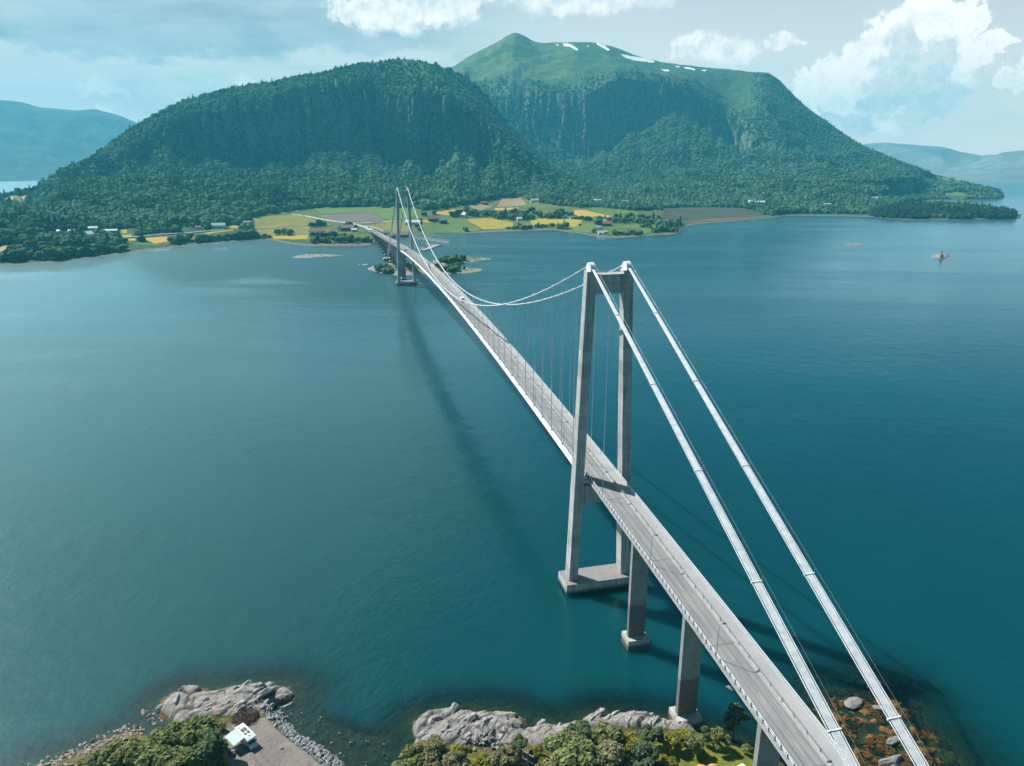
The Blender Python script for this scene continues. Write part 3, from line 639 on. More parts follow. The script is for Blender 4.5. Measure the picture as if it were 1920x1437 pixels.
def terrain_material():
    mt = bpy.data.materials.new('mountain_ground'); mt.use_nodes = True; nt = mt.node_tree; N = NT(nt); b = nt.nodes['Principled BSDF']
    tc = N.n('ShaderNodeTexCoord').outputs['Object']
    cv = N.n('ShaderNodeAttribute', attribute_name='cover'); sp = N.n('ShaderNodeSeparateColor', i_0=cv.outputs['Color'])
    alp, beach, grassy = sp.outputs[0], sp.outputs[1], sp.outputs[2]
    n1 = N.noise(tc, .02, 8, .62); n2 = N.noise(tc, .09, 6, .65); n3 = N.noise(tc, .35, 4, .6)
    forest = N.mix(N.ss(n2, .38, .62), (.032, .070, .036), (.075, .125, .06))
    forest = N.mix(N.m('MULTIPLY', N.ss(n3, .55, .7), .5), forest, (.075, .115, .05))
    meadow = N.mix(N.ss(n1, .36, .64), (.055, .105, .035), (.115, .150, .06))
    meadow = N.mix(N.ss(n2, .56, .72), meadow, (.15, .165, .10))
    meadow = N.mix(N.m('MULTIPLY', N.ss(n2, .42, .30), .7), meadow, (.045, .075, .03))
    c = N.mix(N.ss(N.m('ADD', alp, N.m('MULTIPLY', N.m('SUBTRACT', n1, .5), .9)), .35, .65), forest, meadow)
    nz = N.n('ShaderNodeNewGeometry').outputs['Normal']; up = N.n('ShaderNodeSeparateXYZ', i_0=nz).outputs[2]
    rock = N.mix(N.ss(n2, .4, .6), (.13, .135, .12), (.24, .235, .22))
    c = N.mix(N.m('MULTIPLY', N.ss(N.m('ADD', up, N.m('MULTIPLY', N.m('SUBTRACT', n2, .5), .9)), .50, .34), .75), c, rock)
    c = N.mix(grassy, c, N.mix(N.ss(n1, .4, .6), (.070, .115, .028), (.125, .14, .036)))
    c = N.mix(beach, c, N.mix(N.ss(n3, .4, .6), (.10, .085, .07), (.22, .20, .175)))
    N.put(b.inputs['Base Color'], c); b.inputs['Roughness'].default_value = .95; b.inputs['Specular IOR Level'].default_value = .1
    N.put(b.inputs['Normal'], N.n('ShaderNodeBump', i_Strength=.7, i_Distance=4.0, i_Height=N.noise(tc, .12, 7, .68)).outputs[0])
    return mt
Vt = np.stack([Xg, Yg, Zg], -1).reshape(-1, 3)
me = np_mesh('mountain_terrain', Vt, grid_faces(*Xg.shape))
alp = sstep(smk, 10.0, 10.5)*sstep(Zg, 330, 520)+.75*np.exp(-((smk-5.7)/.55)**2)*sstep(Zg+90*fbm(Xg/150, Yg/150, 3, 21), 330, 480)+sstep(smk, 7.8, 8.4)*(1-sstep(smk, 9.0, 9.3))*sstep(Zg, 350, 480)+.9*sstep(Zg, 470, 600)
alp = np.clip(alp*(1-.75*np.exp(-((smk-9.5)/.4)**2)), 0, 1)
cloud_dim = sstep(AZG[None, :]+.8*fbm(AZG[None, :]*.5, smk*2, 3, 8), azel(1060, 100)[0], azel(1110, 100)[0])*sstep(smk, 9.2, 9.6)  # right summit plateau: cloud shade put into the ground as darker cover
alp = alp*(1-.92*cloud_dim)
alp = alp*(1-sstep(fbm(Xg/260, Yg/260, 4, 63)+.5*fbm(AZG[None, :]*.9+0*smk, smk*.6, 3, 4), .12, .45)*.8*sstep(10.9, smk, smk+.01))
lowm = sstep(AZG[None, :], azel(880, 200)[0], azel(905, 200)[0])*(1-sstep(AZG[None, :], azel(985, 200)[0], azel(1030, 200)[0]))*sstep(smk, 8.3, 9.0)*.42
alp = np.maximum(alp, lowm*(fbm(Xg/120, Yg/120, 4, 66) > -.12))
knoll = np.exp(-((AZG[None, :]-azel(1395, 200)[0])/2.2)**2)*np.exp(-((smk-9.15)/.45)**2)
alp = np.maximum(alp, .9*knoll)
shoulder = sstep(AZG[None, :], azel(720, 200)[0], azel(790, 200)[0])*(1-sstep(AZG[None, :], azel(930, 200)[0], azel(980, 200)[0]))*np.exp(-((smk-5.3)/.6)**2)*sstep(fbm(Xg/130, Yg/130, 4, 91), -.25, .15)
alp = np.maximum(alp, .62*shoulder)
notree = sstep(smk, 9.7, 10.2)*(1-sstep(AZG[None, :]+0*smk, azel(1400, 200)[0], azel(1450, 200)[0]))
beachc = ((Sg > .6) & (Sg < 1.03))[:, None]*np.ones(Xg.shape)
axp = AZG[None, :]*np.ones(Xg.shape)
grassy = ((smk > 1.1) & (smk < 2.02))*sstep(axp, azel(470, 400)[0], azel(490, 400)[0])*(1-sstep(axp, azel(1235, 400)[0], azel(1250, 400)[0]))
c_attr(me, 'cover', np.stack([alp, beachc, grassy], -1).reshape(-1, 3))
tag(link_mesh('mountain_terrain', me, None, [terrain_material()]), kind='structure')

# spit of low wooded land on the right, in front of the inner sound
def ridge_strip(name, front, back, top, mat, zt, nseg=(8, 8)):
    xs = np.arange(front[0][0], front[-1][0]+1, 3.0)
    a, tf = azel(xs, np.interp(xs, *np.array(front, float).T)); _, tb = azel(xs, np.interp(xs, *np.array(back, float).T))
    rf = CZ/-tf; rb = CZ/-tb; zz = np.interp(xs, *np.array(zt, float).T)
    rows = []
    for q, h in ((-.12, -2), (0, .2), (.12, .45), (.3, .8), (.5, 1), (.72, .8), (.9, .4), (1, .1), (1.1, -2)):
        r = rf+(rb-rf)*q; hh = h if h < 0 else zz*h
        rows.append(np.stack([CAM[0]+r*np.sin(np.radians(a)), CAM[1]+r*np.cos(np.radians(a)), np.full(r.shape, 0.0)+hh], -1))
    V = np.array(rows); me = np_mesh(name, V.reshape(-1, 3), grid_faces(V.shape[0], V.shape[1]))
    return tag(link_mesh(name, me, None, [mat]), kind='structure'), V
M['spit'] = material('spit_ground', (.045, .075, .03), (.10, .12, .05), .95, .05, (.22, .20, .17))
_, SPIT = ridge_strip('wooded_spit', [(1632, 405), (1660, 409), (1700, 411), (1760, 411), (1830, 411), (1890, 411), (1930, 410), (2040, 408)], [(1632, 403), (1660, 393), (1700, 388), (1760, 386), (1830, 390), (1890, 399), (1930, 404), (2040, 405)], None, M['spit'], [(1632, 4), (1680, 9), (1800, 8), (1870, 4), (1900, 2), (1918, -.6), (2040, -3)])

# distant hills across the water
M['far_hill'] = material('distant_hillside', (.02, .045, .04), (.035, .07, .055), .95, .0025, (.08, .095, .08), detail=8)
M['pale_hill'] = material('haze_tinted_hillside', (.13, .175, .18), (.19, .225, .21), .95, .003, (.24, .26, .24), detail=8)  # paler blue-grey for the right-hand hills: distance haze put into their colour
def far_hills(name, sky, rb, rr, seed, amp=40, mk='far_hill'):
    xs = np.arange(sky[0][0], sky[-1][0]+1, 4.0); a, t = azel(xs, np.interp(xs, *np.array(sky, float).T))
    zr = np.maximum(CZ+rr*t, 0); rows = []
    for q in np.linspace(-.05, 1.6, 46):
        r = rb+(rr-rb)*q
        prof = np.where(q <= 1, np.clip(q, 0, 1)**1.15, 1-(q-1)*1.4)
        x, y = CAM[0]+r*np.sin(np.radians(a)), CAM[1]+r*np.cos(np.radians(a))
        n = (fbm(x/900, y/900, 4, seed)*2.2+ridged(x/500, y/500, 3, seed+9)-.5)*amp*np.clip(min(q*4, abs(1-q)*6), 0, 1)
        rows.append(np.stack([x, y, np.where(q < 0, -8.0, zr*prof+n*np.clip(zr/300, 0, 1)+1)], -1))
    V = np.array(rows); me = np_mesh(name, V.reshape(-1, 3), grid_faces(V.shape[0], V.shape[1]))
    tag(link_mesh(name, me, None, [M[mk]]), kind='structure')
far_hills('distant_hills', [(-500, 170), (-300, 200), (-150, 178), (0, 186), (40, 190), (70, 199), (140, 206), (180, 203), (220, 214), (262, 232), (285, 226), (320, 240), (420, 262), (520, 300)], 6300, 8600, 3, 45)
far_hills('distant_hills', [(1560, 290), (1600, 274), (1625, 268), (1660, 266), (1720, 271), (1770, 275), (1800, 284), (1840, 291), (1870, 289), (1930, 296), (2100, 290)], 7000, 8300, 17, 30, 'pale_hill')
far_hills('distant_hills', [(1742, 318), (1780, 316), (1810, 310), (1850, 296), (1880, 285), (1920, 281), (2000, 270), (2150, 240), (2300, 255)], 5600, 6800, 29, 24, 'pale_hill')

# ---- sheets of farmland lying on the slope
def drape(name, poly, mat, dz=.35, kind='structure', sub=3, edge=9.0):
    P = hit([p[0] for p in poly], [p[1] for p in poly])
    bm = bmesh.new(); vs = [bm.verts.new((p[0], p[1], 0)) for p in P]
    try: bm.faces.new(vs)
    except ValueError: bm.free(); return None
    bmesh.ops.triangulate(bm, faces=bm.faces[:])
    for it in range(5):
        long = [e for e in bm.edges if e.calc_length() > edge*2]
        if not long: break
        bmesh.ops.subdivide_edges(bm, edges=long, cuts=1, use_grid_fill=False); bmesh.ops.triangulate(bm, faces=bm.faces[:])
    bm.normal_update()
    co = np.array([v.co[:] for v in bm.verts]); z = zT(co[:, 0], co[:, 1])
    for v, q in zip(bm.verts, z): v.co.z = max(q, .4)+dz
    for f in bm.faces:
        if f.normal.z < 0: f.normal_flip()
    me = bpy.data.meshes.new(name); bm.to_mesh(me); bm.free(); me.polygons.foreach_set('use_smooth', [True]*len(me.polygons))
    FIELDS.append(P[:, :2])
    return tag(link_mesh(name, me, None, [mat]), kind=kind)
FIELDS = []
def crop(name, a, b, rowdir=.3):
    mt = bpy.data.materials.new(name); mt.use_nodes = True; nt = mt.node_tree; N = NT(nt); bs = nt.nodes['Principled BSDF']
    tc = N.n('ShaderNodeTexCoord').outputs['Object']
    rot = N.n('ShaderNodeVectorRotate', rotation_type='Z_AXIS', i_Vector=tc, i_Angle=rowdir).outputs[0]
    st = N.noise(N.vm('MULTIPLY', rot, (.012, .16, 1)), 1.0, 4, .6); bl = N.noise(tc, .012, 5, .6)
    c = N.mix(N.ss(N.m('ADD', N.m('MULTIPLY', st, .6), N.m('MULTIPLY', bl, .4)), .38, .62), a, b)
    N.put(bs.inputs['Base Color'], c); bs.inputs['Roughness'].default_value = .95; bs.inputs['Specular IOR Level'].default_value = .1
    return mt
M['f_green'] = crop('green_pasture', (.080, .145, .032), (.125, .18, .045)); M['f_olive'] = crop('olive_hay_field', (.165, .160, .040), (.215, .195, .05), .8)
M['f_plough'] = crop('ploughed_soil', (.135, .115, .105), (.18, .155, .145), .5); M['f_yellow'] = crop('yellow_crop', (.29, .235, .028), (.36, .28, .04), .2)
M['f_orange'] = crop('ripe_orange_crop', (.42, .275, .055), (.48, .33, .075), .6); M['f_tan'] = crop('tan_stubble', (.33, .265, .14), (.40, .32, .18), .4)
M['f_brown'] = crop('brown_stubble', (.26, .195, .10), (.31, .235, .13), .7); M['mud'] = crop('tidal_mud', (.045, .055, .042), (.085, .075, .050), .2); M['kelp_bank'] = crop('weedy_bank', (.11, .075, .042), (.17, .105, .055), .2)
M['gravel_road'] = material('pale_road_surface', (.42, .41, .385), (.35, .34, .325), .9, .1)
fields = [('f_olive', [(474, 410), (500, 406), (555, 403), (580, 410), (607, 417), (596, 423), (582, 425), (550, 425), (518, 426.7), (480, 430), (478, 423)]),
 ('f_olive', [(481, 431.5), (518, 428.4), (580, 426.5), (581, 433), (578, 440), (510, 443), (484, 438)]), ('f_yellow', [(510, 444), (578, 441), (577, 449), (548, 450), (514, 449)]),
 ('f_green', [(590, 392.5), (640, 391.2), (695, 391), (760, 390.6), (783, 394), (780, 405), (762, 411.5), (724, 412.6), (698, 400), (648, 401), (602, 402)]),
 ('f_plough', [(594, 405), (648, 401.8), (697, 400.7), (722, 413), (705, 416), (643, 417), (612, 410)]),
 ('f_olive', [(688, 426), (707, 418.2), (733, 415.2), (762, 413.8), (767, 421), (767, 437), (727, 439), (703, 431)]),
 ('f_green', [(774, 437.2), (799, 437.6), (869, 436.4), (893, 434), (902, 431.5), (890, 423.5), (869, 413), (838, 409), (815, 419), (793, 420), (772, 423)]),
 ('f_yellow', [(788, 412), (802, 413), (812, 418), (792, 419.3)]),
 ('f_yellow', [(872.5, 412.6), (913, 409.5), (925.6, 410.5), (963, 418.4), (961.6, 424.6), (944, 430), (906, 431), (893, 423.4)]),
 ('f_orange', [(818, 398.2), (866, 391.6), (872.5, 399.6), (869, 404.3), (835, 404.3), (816, 401.4)]), ('f_green', [(800, 398), (816, 397.5), (815, 404), (838, 405.5), (868, 406), (866, 408.5), (838, 408), (812, 410), (795, 408)]),
 ('f_brown', [(879, 386), (905, 383.4), (925.6, 387.3), (900.6, 395), (888, 392)]),
 ('f_brown', [(941, 372.3), (976, 371.2), (985, 381), (986, 384), (931, 388.6), (936, 381)]), ('f_green', [(939, 373), (934, 381), (929, 388.2), (925, 383.5), (928, 380)]),
 ('f_orange', [(927, 390.9), (972.5, 389.2), (971, 393.6), (936.6, 395), (929, 395)]),
 ('f_yellow', [(994, 412.3), (1022.5, 409.8), (1057, 411.4), (1055, 419.6), (1029, 421.7), (1004, 425), (997.5, 423)]),
 ('f_orange', [(1076, 394.8), (1098, 394.2), (1127.5, 401.6), (1148, 406), (1140, 408.6), (1123, 406), (1093, 409), (1077, 403)]),
 ('f_green', [(1099, 393.6), (1109, 390.4), (1155.6, 394.2), (1177.5, 396.8), (1207, 403.6), (1205.6, 407), (1180, 400.4), (1149, 405.6), (1128, 401.4)]),
 ('f_yellow', [(1058, 411.4), (1091.6, 414), (1090, 419.8), (1077.5, 426.4), (1068, 425), (1062, 420)]),
 ('f_green', [(1069.7, 428), (1091.6, 420.6), (1115, 417), (1115, 425), (1110, 437.2), (1093, 436.4), (1062, 432.6)]),
 ('f_green', [(1145, 422), (1202.5, 423.4), (1221, 429.7), (1221, 437), (1206, 438.6), (1202.5, 431), (1158.8, 428)]),
 ('f_tan', [(-10, 377), (20, 369), (62, 363.4), (46, 372), (41, 384), (-10, 385)]), ('f_tan', [(-10, 464), (33, 460.5), (31.7, 467.6), (-10, 475)]),
 ('f_yellow', [(216.7, 442.5), (247.5, 440), (246.7, 444.4), (225, 446.8)]), ('f_yellow', [(226, 432), (238, 430.6), (239, 438), (229, 438.5)]), ('f_orange', [(232, 450), (254, 448.2), (254, 451.7), (234, 452.6)]),
 ('f_orange', [(268, 448), (318, 444), (319, 453), (290, 458), (280, 453)]), ('f_green', [(252, 456), (278, 455.5), (292, 458.8), (318, 455), (318, 458), (296, 461), (256, 460)]), ('f_yellow', [(320, 443.6), (364, 440.6), (364, 450), (356, 451.5), (346, 444.6)]), ('f_yellow', [(368, 440), (437, 430.6), (438, 433.4), (400, 438), (384, 444)]), ('f_yellow', [(429, 422.5), (452, 424.5), (446, 430), (432, 428.5)]),
 ('f_green', [(1682, 347.4), (1700, 348.5), (1714, 352.5), (1704, 354.4), (1688, 352)]), ('f_green', [(1768, 362.4), (1790, 361.4), (1815, 365), (1806, 368.6), (1776, 367)]),
 ('mud', [(1247, 391.5), (1290, 389.6), (1340, 389.4), (1392, 391), (1420, 398), (1424, 404.4), (1392, 407.4), (1330, 409.6), (1290, 414), (1240, 410)]), ('kelp_bank', [(1278, 415), (1330, 409.9), (1400, 407.8), (1440, 404.6), (1446, 406.6), (1390, 411.6), (1335, 415), (1290, 419)])]
for mk, poly in fields: drape({'mud': 'mudflat', 'kelp_bank': 'mudflat'}.get(mk, 'crop_field'), poly, M[mk])
def road_line(pts, w, dz=.6):
    P = hit([p[0] for p in pts], [p[1] for p in pts])
    d = np.concatenate([[0], np.cumsum(np.hypot(*np.diff(P[:, :2], axis=0).T))]); s = np.arange(0, d[-1], 12.0)
    x = np.interp(s, d, P[:, 0]); y = np.interp(s, d, P[:, 1]); x = smooth1(x, 1); y = smooth1(y, 1)
    tx, ty = np.gradient(x), np.gradient(y); L = np.hypot(tx, ty)+1e-9; nx, ny = ty/L*w/2, -tx/L*w/2
    a = np.stack([x+nx, y+ny], -1); b = np.stack([x-nx, y-ny], -1); V = np.stack([b, a], 1).reshape(-1, 2)
    z = np.repeat(np.maximum(zT(x, y), .4), 2)+dz; n = len(x)
    me = np_mesh('road', np.concatenate([V, z[:, None]], 1), [(2*i, 2*i+1, 2*i+3, 2*i+2) for i in range(n-1)]); tag(link_mesh('road', me, None, [M['gravel_road']]), kind='structure')
    FIELDS.append(np.concatenate([a, b[::-1]]))
road_line([(543, 402), (570, 405), (600, 411), (630, 416.4), (660, 419.6), (690, 419), (720, 416.3), (745, 414), (775, 411.8)], 13)
road_line([(640, 418), (662, 421), (676, 424.5), (690, 428.5), (697, 434)], 12, .8)
road_line([(676, 424.6), (690, 424.2), (706, 429), (725, 436.5), (742, 440.3), (760, 439.8)], 8)
road_line([(217, 447.2), (262, 444), (320, 439.4), (380, 434.6), (440, 431)], 7)
road_line([(478, 429.6), (518, 427.4), (565, 425.6), (584, 429.5)], 5)
# ------------------------------------------------------------------ houses on the far shore
CLEAR = []
M['wall_white'] = material('white_boarding', (.72, .72, .70), (.62, .62, .60), .7, .5); M['wall_red'] = material('red_boarding', (.22, .06, .045), (.17, .05, .04), .8, .5); M['wall_grey'] = material('grey_boarding', (.30, .31, .31), (.24, .25, .25), .8, .5); M['wall_brown'] = material('brown_boarding', (.16, .11, .075), (.12, .085, .06), .8, .5)
M['roof_white'] = material('pale_metal_roof', (.66, .70, .72), (.56, .60, .62), .5, .3); M['roof_grey'] = material('grey_roof', (.22, .23, .25), (.17, .18, .19), .7, .4); M['roof_red'] = material('red_tile_roof', (.36, .13, .09), (.28, .10, .07), .8, .5); M['roof_blue'] = material('blue_grey_roof', (.36, .44, .50), (.30, .37, .43), .6, .3); M['roof_brown'] = material('brown_roof', (.20, .14, .11), (.26, .18, .14), .8, .4)
def house(px, py, L, W, hw, hr_, rz, wall, roof, label, cat='house', name='house'):
    P = hit([px], [py])[0]; CLEAR.append((P[0], P[1], L)); t = empty(name, (P[0], P[1], P[2]), math.radians(rz)); tag(t, label, cat)
    m = MB(); l, w = L/2, W/2
    m.add([(-l, -w, -1.5), (l, -w, -1.5), (l, w, -1.5), (-l, w, -1.5), (-l, -w, hw), (l, -w, hw), (l, w, hw), (-l, w, hw), (-l, 0, hw+hr_), (l, 0, hw+hr_)], [(0, 1, 5, 4), (2, 3, 7, 6), (1, 2, 6, 9, 5), (3, 0, 4, 8, 7)]); m.build('wall', M[wall], t)
    m = MB(); e = .5; k = hr_/w
    for s in (-1, 1):
        p = [(-l-e, s*(w+e), hw-k*e+.06), (l+e, s*(w+e), hw-k*e+.06), (l+e, 0, hw+hr_+.06), (-l-e, 0, hw+hr_+.06)]; q = [(x, y, z+.25) for x, y, z in p]; m.hexa(p+q)
    rf = m.build('roof', M[roof], t)
    if cat in ('house', 'farmhouse'): m = MB(); m.box((l*.3, w*.2, hw+hr_+.3), (.8, .8, 1.8)); m.build('chimney', M['roof_grey'], rf)
    m = MB(); m.box((l*.1, -w-.04, 1.05), (1.1 if cat == 'house' else 2.6, .1, 2.1)); m.build('door', M['wall_brown'], t)
    for x in ((-.6, .55) if L < 16 else (-.75, -.4, .45, .75)):
        m = MB(); m.box((l*x, -w-.03, 1.7), (1.5, .08, 1.2)); m.build('window', M['glass_dark'], t)
    return t
for a in [
 (81, 445, 9, 7, 3, 2.2, 15, 'wall_white', 'roof_white', 'white cottage with pale roof, leftmost among the shore trees'), (108, 437, 8, 6, 2.6, 2, -10, 'wall_white', 'roof_white', 'small white cottage uphill of the leftmost shore cottage'), (111, 441.5, 7, 5, 2.6, 1.8, 30, 'wall_white', 'roof_white', 'tiny white-roofed cottage just below the small white cottage'), (135, 438.6, 9, 8, 4, 2.6, 5, 'wall_white', 'roof_white', 'narrow white house between the left shore cottages'),
 (171, 432, 20, 8, 4, 2.4, 12, 'wall_white', 'roof_white', 'long white-roofed farm building at the forest edge on the left'), (166.5, 446.5, 13, 12, 6.5, 4, 60, 'wall_white', 'roof_white', 'tall white house with its gable to the water on the left'), (205, 436, 28, 9, 3.2, 2, -4, 'wall_grey', 'roof_blue', 'long low blue-grey greenhouse beside a yellow field'), (372, 429.5, 9, 6, 2.6, 2.2, 0, 'wall_grey', 'roof_grey', 'grey shed in the wood left of the straight shore road'),
 (410, 427.5, 24, 12, 4.5, 4, 6, 'wall_white', 'roof_blue', 'blue-roofed barn at the upper end of the straight shore road'), (465, 421.5, 16, 10, 4, 2.8, 0, 'wall_grey', 'roof_grey', 'grey-roofed house at the corner of the olive hay field'), (375, 404, 8, 6, 3, 2, 0, 'wall_white', 'roof_white', 'white hut alone in the forest above the shore road'),
 (594, 438, 28, 10, 4, 3.2, 4, 'wall_white', 'roof_red', 'long white house with red roof on the wooded point'), (640, 433, 11, 11, 6.5, 4.5, 75, 'wall_white', 'roof_grey', 'white gabled house on the wooded point'), (652, 433, 24, 14, 6, 5, -4, 'wall_brown', 'roof_brown', 'big brown barn at the road junction on the wooded point'), (664, 434.5, 10, 8, 3.5, 2.5, 0, 'wall_white', 'roof_white', 'white shed beside the big brown barn'),
 (774, 420.5, 30, 13, 4, 3.5, -12, 'wall_white', 'roof_white', 'white-roofed barn seen beside the far tower'), (812, 414.5, 22, 15, 5, 6, 4, 'wall_brown', 'roof_brown', 'weathered brown barn above the green shore meadow'), (829, 419, 17, 13, 6, 5.5, 25, 'wall_brown', 'roof_blue', 'dark barn with pale blue roof on the green shore meadow'), (868, 407, 14, 9, 5, 4, -35, 'wall_white', 'roof_white', 'white gabled farmhouse beside the big dark tree'),
 (908, 384, 18, 10, 4, 4, 8, 'wall_brown', 'roof_brown', 'brown farm building at the left of the stubble field'), (976, 413.5, 17, 9, 4, 2.8, 3, 'wall_white', 'roof_white', 'low white house in front of the grove above the yellow field'), (899, 399, 12, 9, 4, 3, 30, 'wall_grey', 'roof_blue', 'small blue-grey house in the grove below the brown stubble'), (1003, 379.5, 22, 12, 5, 4, -8, 'wall_white', 'roof_blue', 'pale farmstead above the wood on the right of the stubble field'), (1058, 409, 9, 8, 4, 3, 20, 'wall_white', 'roof_white', 'small white house in the hedge by the orange strip'), (1072, 411, 8, 7, 4, 3, -10, 'wall_white', 'roof_grey', 'white cottage with grey roof by the orange strip'),
 (1118, 380, 30, 14, 5, 3, -8, 'wall_white', 'roof_white', 'long pale hall at the forest edge, left of three'), (1137, 375.5, 32, 15, 5, 3, -6, 'wall_white', 'roof_white', 'long pale hall highest at the forest edge'), (1166, 381.5, 34, 12, 5, 2.6, 10, 'wall_white', 'roof_white', 'long pale hall at the forest edge, right of three'), (1138, 424, 18, 11, 5, 4.5, -14, 'wall_brown', 'roof_red', 'red-roofed house on the green point'), (1133, 418.5, 8, 7, 5, 3, 10, 'wall_white', 'roof_white', 'small white annexe behind the red-roofed shore house'), (1122, 430, 12, 8, 3.6, 3, -40, 'wall_white', 'roof_grey', 'white boathouse left of the red-roofed shore house'), (1133.5, 438, 10, 7, 3, 2.6, 20, 'wall_white', 'roof_white', 'white boathouse at the beach below the red-roofed house'), (1125, 439.5, 7, 6, 3, 2.4, 0, 'wall_white', 'roof_white', 'tiny white hut on the beach beside the boathouse'),
 (1218, 407.5, 9, 7, 3.4, 2.6, 0, 'wall_white', 'roof_grey', 'white cabin at the right end of the green field'), (1551, 386, 22, 11, 4, 3, 10, 'wall_white', 'roof_white', 'white house in the wood near the right-hand bay'), (1640, 375, 24, 12, 5, 3.5, -5, 'wall_white', 'roof_white', 'white-roofed hall behind the wooded spit'), (1680, 373, 14, 9, 4, 3, 5, 'wall_white', 'roof_white', 'small white house beyond the white-roofed hall'),
 (748, 443.5, 22, 12, 5, 3, 5, 'wall_white', 'roof_grey', 'white marina building with grey roof behind the far tower'), (758, 445, 16, 12, 5, 4, -15, 'wall_brown', 'roof_brown', 'brown marina boathouse between the tower legs'), (735, 446, 18, 10, 4, 3, 20, 'wall_grey', 'roof_brown', 'brown-roofed shed left of the far tower at the marina'), (726, 440.5, 14, 9, 4, 3, 0, 'wall_grey', 'roof_grey', 'grey kiosk on the marina road')]:
    house(*a[:9], label=a[9], cat='barn' if 'barn' in a[9] or 'shed' in a[9] or 'hall' in a[9] else 'house')
# the white church-like works with its low tower
ch = house(1418, 383, 46, 16, 5.5, 3, -6, 'wall_white', 'roof_white', 'long white factory building with a stubby chimney near the mudflat', 'factory', 'factory')
m = MB(); m.box((-18, -6, 5), (14, 15, 12)); m.build('tower_block', M['wall_white'], ch); m = MB(); m.box((-4, 0, 10), (2, 2, 10)); m.build('flue', M['wall_white'], ch); m = MB(); m.box((-40, 6, 2.5), (30, 12, 7)); m.build('annexe', M['wall_white'], ch)

# ------------------------------------------------------------------ forest on the slopes (uncountable: one object of instanced crowns)
def forest_nodes(name, leafmat, conifer=.22):
    ng = bpy.data.node_groups.new(name, 'GeometryNodeTree')
    ng.interface.new_socket('Geometry', in_out='INPUT', socket_type='NodeSocketGeometry'); ng.interface.new_socket('Geometry', in_out='OUTPUT', socket_type='NodeSocketGeometry')
    N = NT(ng); gi = N.n('NodeGroupInput'); go = N.n('NodeGroupOutput')
    def lump(seed, sub, amt, squash):
        ic = N.n('GeometryNodeMeshIcoSphere', i_Radius=.5, i_Subdivisions=sub)
        pos = N.n('GeometryNodeInputPosition').outputs[0]
        nz = N.n('ShaderNodeTexNoise', noise_dimensions='4D', i_Vector=pos, i_W=float(seed), i_Scale=3.2, i_Detail=2.0)
        k = N.m('ADD', 1.0-amt*.5, N.m('MULTIPLY', nz.outputs[0], amt))
        sc = N.n('ShaderNodeVectorMath', operation='SCALE', i_0=pos, i_Scale=k).outputs[0]
        sp = N.n('GeometryNodeSetPosition', i_Geometry=ic.outputs[0], i_Position=N.vm('MULTIPLY', sc, (1, 1, squash)))
        return N.n('GeometryNodeSetMaterial', i_Geometry=sp.outputs[0], i_Material=leafmat).outputs[0]
    def cone(seed):
        cn = N.n('GeometryNodeMeshCone', i_Vertices=8, i_Side_Segments=4, i_Radius_Top=.02, i_Radius_Bottom=.33, i_Depth=1.5)
        pos = N.n('GeometryNodeInputPosition').outputs[0]
        nz = N.n('ShaderNodeTexNoise', noise_dimensions='4D', i_Vector=pos, i_W=float(seed), i_Scale=5.0)
        k = N.m('ADD', .55, N.m('MULTIPLY', nz.outputs[0], .9)); cb = N.n('ShaderNodeCombineXYZ', i_0=k, i_1=k, i_2=1.0).outputs[0]
        sp = N.n('GeometryNodeSetPosition', i_Geometry=cn.outputs[0], i_Position=N.vm('ADD', N.vm('MULTIPLY', pos, cb), (0, 0, -.45)))
        return N.n('GeometryNodeSetMaterial', i_Geometry=sp.outputs[0], i_Material=leafmat).outputs[0]
    g2i = N.n('GeometryNodeGeometryToInstance')
    for g in (lump(1, 3, 1.3, .95), lump(7.3, 3, 1.5, .75), lump(13.1, 3, 1.2, 1.05), lump(21.7, 3, 1.6, .85), cone(2.0)): ng.links.new(g, g2i.inputs[0])
    def attr(n, typ='FLOAT'): return N.n('GeometryNodeInputNamedAttribute', data_type=typ, i_Name=n).outputs[0]
    s = attr('size'); rot = N.n('ShaderNodeCombineXYZ', i_2=attr('turn')).outputs[0]
    iop = N.n('GeometryNodeInstanceOnPoints', i_Points=gi.outputs[0], i_Instance=g2i.outputs[0], i_Pick_Instance=True)
    N.put(iop.inputs['Instance Index'], attr('pick', 'INT')); N.put(iop.inputs['Rotation'], rot); N.put(iop.inputs['Scale'], N.n('ShaderNodeCombineXYZ', i_0=s, i_1=s, i_2=s).outputs[0])
    ng.links.new(iop.outputs[0], go.inputs[0]); return ng
def forest_obj(name, P, size, pick, mat, label):
    me = bpy.data.meshes.new(name); me.vertices.add(len(P)); me.vertices.foreach_set('co', np.asarray(P, np.float32).ravel())
    f_attr(me, 'size', size); rng = np.random.default_rng(len(P)); f_attr(me, 'turn', rng.uniform(0, 6.28, len(P)))
    a = me.attributes.new('pick', 'INT', 'POINT'); a.data.foreach_set('value', np.asarray(pick, np.int32))
    o = link_mesh(name, me, None, [mat]); md = o.modifiers.new('canopy', 'NODES'); md.node_group = forest_nodes(name, mat)
    return tag(o, label, 'forest', kind='stuff')
